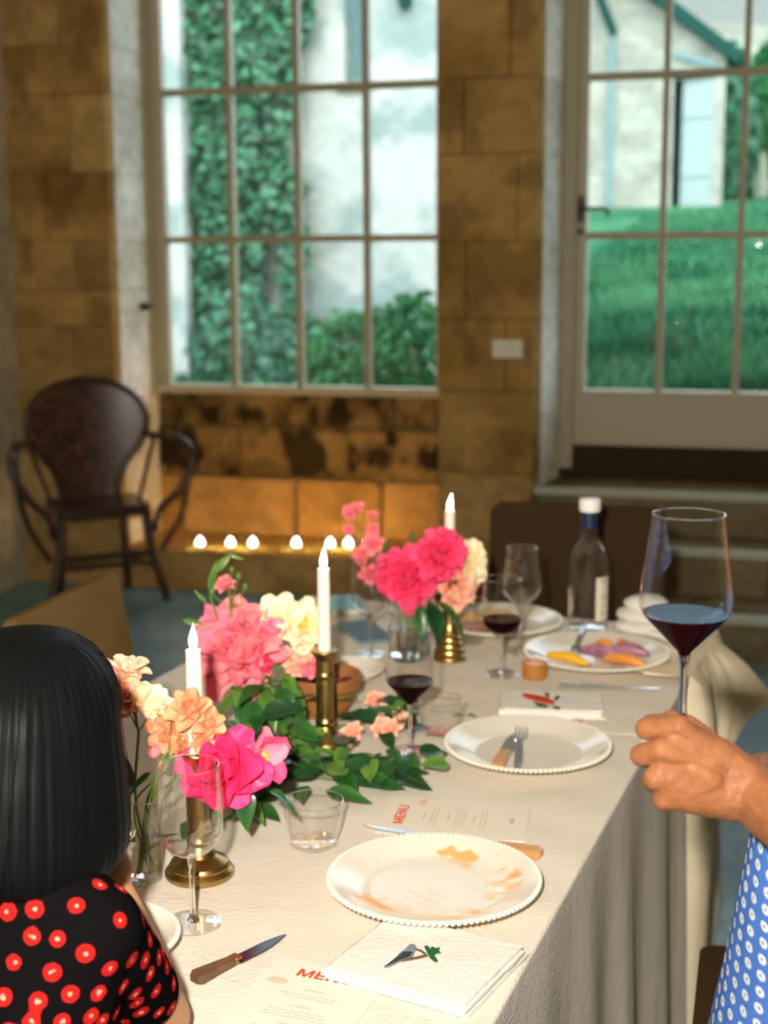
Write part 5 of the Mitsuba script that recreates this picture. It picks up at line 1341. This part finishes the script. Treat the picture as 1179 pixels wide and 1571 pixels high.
vn = dr_.vertex_normals; wr_ = .0045 * (meshkit.fbm(dr_.vertices * np.array([14, 14, 7]), 3) - .5) * 2
dr_.vertices = dr_.vertices + vn * wr_[:, None]
P = trimesh.sample.sample_surface(dr_, 26000, seed=5)[0]
nd_ = int(dr_.area / (.0290 ** 2 * .866)); cc = P[np.random.default_rng(2).choice(len(P), nd_, False)]
for _ in range(22):                                              # relax the print's dots to an even spacing
    _, ix = cKDTree(cc).query(P); cn = np.bincount(ix, minlength=nd_)[:, None]
    sm_ = np.stack([np.bincount(ix, P[:, k], nd_) for k in range(3)], 1); cc = np.where(cn > 0, sm_ / np.maximum(cn, 1), cc)
dd, ii = cKDTree(cc).query(dr_.vertices); off_ = cKDTree(dr_.vertices).query(cc)[0]
dd = np.sqrt(np.maximum(dd ** 2 - off_[ii] ** 2 * .8, 0))
scene[uniq(wo + '__dress')] = mikit.ply(dr_, 'mat_dress', smooth=True, uv=np.stack([dd / .1, np.random.default_rng(3).random(nd_)[ii]], -1))
labels[wo + '__dress'] = {'label': 'black dress printed with red dots that have pale centres'}
# her bob: a smooth cap of hair, finely furrowed into strands
HT, HB = 1.222, 1.012
prof_h = smooth_prof([(.0, 0), (.040, .006), (.062, .020), (.081, .045), (.093, .080), (.099, .125), (.106, .175), (.110, .215), (.108, .240), (.098, .258), (.078, .266), (.05, .262), (.02, .256)], 6)
def hair_fn(u, v):
    i = v * (len(prof_h) - 1); r = np.interp(i, np.arange(len(prof_h)), prof_h[:, 0]); d = np.interp(i, np.arange(len(prof_h)), prof_h[:, 1])
    a = u * 2 * np.pi
    fr = np.exp(-((((a - np.pi / 2 + np.pi) % (2 * np.pi)) - np.pi) / .62) ** 2) * np.clip((d - .085) / .03, 0, 1)     # opens for the face
    st = (meshkit.noise(np.stack([np.cos(a) * 26, np.sin(a) * 26, d * 5], -1)) - .5) * .0020 + (meshkit.noise(np.stack([np.cos(a) * 75, np.sin(a) * 75, d * 4 + 5], -1)) - .5) * .0011
    rr = r * (1 - .34 * fr) + st * np.clip(d / .03, 0, 1)
    x, y = rr * np.cos(a), rr * np.sin(a) * 1.08
    lean = .03 * d / .26
    dn = d * (HT - HB) / .262
    return (hc[0] + WR[0] * x + WF[0] * (y - .012 - lean), hc[1] + WR[1] * x + WF[1] * (y - .012 - lean), HT - dn - .024 * (np.cos(a) - .1) * np.clip((d - .15) / .1, 0, 1))
scene[uniq(wo + '__hair')] = mikit.ply(grid(hair_fn, 420, 90, closed_u=True), 'mat_hair', smooth=True)
labels[wo + '__hair'] = {'label': 'sleek black bob'}
fly = []
for i in range(46):
    a = rng.random() * 2 * math.pi; u0 = np.array([a / (2 * math.pi)] * 12); v0_ = np.linspace(.12 + .2 * rng.random(), .80 + .1 * rng.random(), 12)
    q = np.stack(hair_fn(u0 + .012 * np.sin(v0_ * 4 + i), v0_), -1); ctr = np.array([hc[0], hc[1], 0]); o = q - ctr; o[:, 2] = 0
    fly.append(tube(q + o * (.012 + .014 * rng.random()), .00045, 4))
part(wo, 'loose_strands', cat(*fly), 'mat_hair', smooth=True, kind='stuff')

# --- the man on the right, of whom the frame shows a hand raising the glass, a forearm and a strip of shirt
mn = thing('person', 'person in a blue patterned shirt at the right edge, holding up a wine glass', 'person')
MO = np.array([.155, 1.465, 0]); MFd, MRt = np.array([-.9952, .0976, 0]), np.array([.0976, .9952, 0])
Mp = lambda x, y, z: MO + MRt * x + MFd * y + UP * z
HO = np.array([-.058, 1.229, 1.131])
Hl = lambda x, y, z: HO + (R0 * x + U0 * y - FW * z) * .01        # centimetres: right, up, towards the viewer
I0, M0_, R1_, P1_ = (Hl(-.1, 3.15, .2), .0114), (Hl(-1.75, 1.2, .55), .0118), (Hl(-2.25, -1.3, .2), .0114), (Hl(-1.4, -3.35, -.5), .0104)
h1, h2, wr1 = (Hl(4.1, -.3, -1.0), .0200), (Hl(3.9, -3.2, -1.0), .0208), (Hl(6.6, -2.9, -1.2), .0272)
elb = (np.array([.185, 1.085, 1.045]), .038); shl = (Mp(-.19, .0, 1.18), .060)
g = [[I0, (Hl(2.2, 1.2, -.1), .0100)], [M0_, (Hl(2.0, .0, .1), .0100)], [R1_, (Hl(1.6, -1.5, -.05), .0098)], [P1_, (Hl(1.8, -3.4, -.5), .0095)], [(Hl(.2, 2.8, -.05), .0110), (Hl(-1.3, 1.1, .25), .0110), h1], [(Hl(-1.3, 1.1, .25), .0110), (Hl(-1.9, -1.3, .05), .0108), h1, h2], [(Hl(-1.9, -1.3, .05), .0108), (Hl(-1.0, -3.2, -.5), .0102), h2], [h1, h2, wr1], [(Hl(.9, -.4, .3), .0118), (Hl(2.6, -1.4, .2), .0135), (Hl(1.2, -2.2, .1), .0110)], [wr1, ((wr1[0] + elb[0]) / 2, .040), elb]]
for mcp, chain in ((I0, [(-2.75, 2.80, -1.7, .0098), (-1.9, 2.95, -3.4, .0090), (-.5, 3.0, -4.3, .0078)]), (M0_, [(-3.30, .45, -1.3, .0100), (-2.5, -.1, -3.3, .0092), (-.7, .3, -4.3, .0080)]),
                   (R1_, [(-2.1, -2.1, -2.3, .0096), (-1.5, -2.2, -3.7, .0088), (.1, -1.8, -4.2, .0078)]), (P1_, [(-1.3, -3.6, -2.4, .0084), (-.4, -3.6, -3.5, .0078), (.7, -3.4, -3.6, .0070)])):
    a = mcp
    for x, y, z, r in chain:
        b = (Hl(x, y, z), r); g.append([a, b]); a = b
tb_ = [(Hl(4.3, -.8, -2.0), .0165), (Hl(2.9, 1.5, -3.3), .0118), (Hl(1.5, 2.6, -4.6), .0104), (Hl(.1, 3.1, -5.3), .0088)]
g += [[tb_[0], h1], [tb_[0], tb_[1]], [tb_[1], tb_[2]], [tb_[2], tb_[3]]]
lh = flesh(g, .0032, 20)
vv = lh.vertices; lh.vertices = vv + lh.vertex_normals * (.0011 * (meshkit.fbm(vv * 55, 3) - .5) * 2 + .0006 * (meshkit.noise(vv * 160) - .5))[:, None]
hcm = Mp(0, .03, 1.44)
hg, HPm = head_groups(hcm, MFd * .98 - UP * .17, UP * .98 + MFd * .17, 1.02)
mt = [[(Mp(-.10, 0, .52), .115), (Mp(.10, 0, .52), .115), (Mp(-.07, .060, .74), .112), (Mp(.07, .060, .74), .112)],
      [(Mp(-.07, .060, .74), .112), (Mp(.07, .060, .74), .112), (Mp(-.09, .02, 1.0), .108), (Mp(.09, .02, 1.0), .108)],
      [(Mp(-.09, .02, 1.0), .108), (Mp(.09, .02, 1.0), .108), (Mp(-.17, 0, 1.165), .056), (Mp(.17, 0, 1.165), .056), (Mp(0, 0, 1.20), .06)]]
eRm, wRm = np.array([.245, 1.74, .96]), np.array([.045, 1.575, 1.005])
sRm = Mp(.19, 0, 1.165)
gm = mt + [[(Mp(0, 0, 1.2), .060), (Mp(0, .02, 1.33), .056)]] + hg + [[shl, (shl[0] * .5 + elb[0] * .5, .050), elb], [(sRm, .058), (eRm, .042)], [(eRm, .042), (wRm, .029)]]
gm += hand(wRm, np.array([-.02, -.115, .062]), np.array([-.8, .1, -.2]), [.22, .25, .3, .35], .0088, .95)
for x in (-.10, .10):
    gm += [[(Mp(x, .22, .565), .066), (Mp(x, .28, .54), .062)], [(Mp(x, .28, .53), .058), (Mp(x, .18, .10), .040)], [(Mp(x, .16, .05), .036), (Mp(x, .32, .03), .03)]]
    gm += [[(Mp(x, 0, .52), .10), (Mp(x, .24, .56), .066)]]
scene[uniq(mn + '__body')] = mikit.ply(join(flesh(gm, .008), lh), 'mat_skin', smooth=True)
face(mn, HPm, 1.02, 'mat_lips')
sg = [[(p, r + .014) for p, r in q] for q in mt] + [[(shl[0], .074), (shl[0] * .45 + elb[0] * .55, .064)], [(sRm, .072), (sRm * .45 + eRm * .55, .062)]]
sh_ = flesh(sg, .009, 10)
q_ = sh_.vertices - MO; xa, ya = q_ @ MRt, q_ @ MFd
sh_.vertices = sh_.vertices + sh_.vertex_normals * (.004 * (meshkit.fbm(sh_.vertices * [12, 12, 7], 3) - .5) * 2)[:, None]
scene[uniq(mn + '__shirt')] = mikit.ply(sh_, 'mat_shirt', smooth=True, uv=np.stack([np.arctan2(-xa, ya) * .15 + 5, sh_.vertices[:, 2] + .12 * np.arctan2(-xa, ya) * .15 + 5], -1))
labels[mn + '__shirt'] = {'label': 'blue shirt printed with rows of white rings'}
tg = []
for x in (-.10, .10): tg += [[(Mp(x, 0, .52), .122), (Mp(x, .27, .555), .080)], [(Mp(x, .27, .55), .078), (Mp(x, .18, .12), .060)]]
tg += [[(Mp(-.10, 0, .50), .12), (Mp(.10, 0, .50), .12), (Mp(0, -.02, .58), .12)]]
part(mn, 'trousers', flesh(tg, .012, 8), 'mat_trousers', smooth=True)
ht = [[(HPm(0, -.03, .045), .092), (HPm(0, .015, .060), .080), (HPm(0, -.05, -.01), .080)]]
part(mn, 'hair', flesh(ht, .008, 8), 'mat_wood_dark', smooth=True, label='short dark hair')
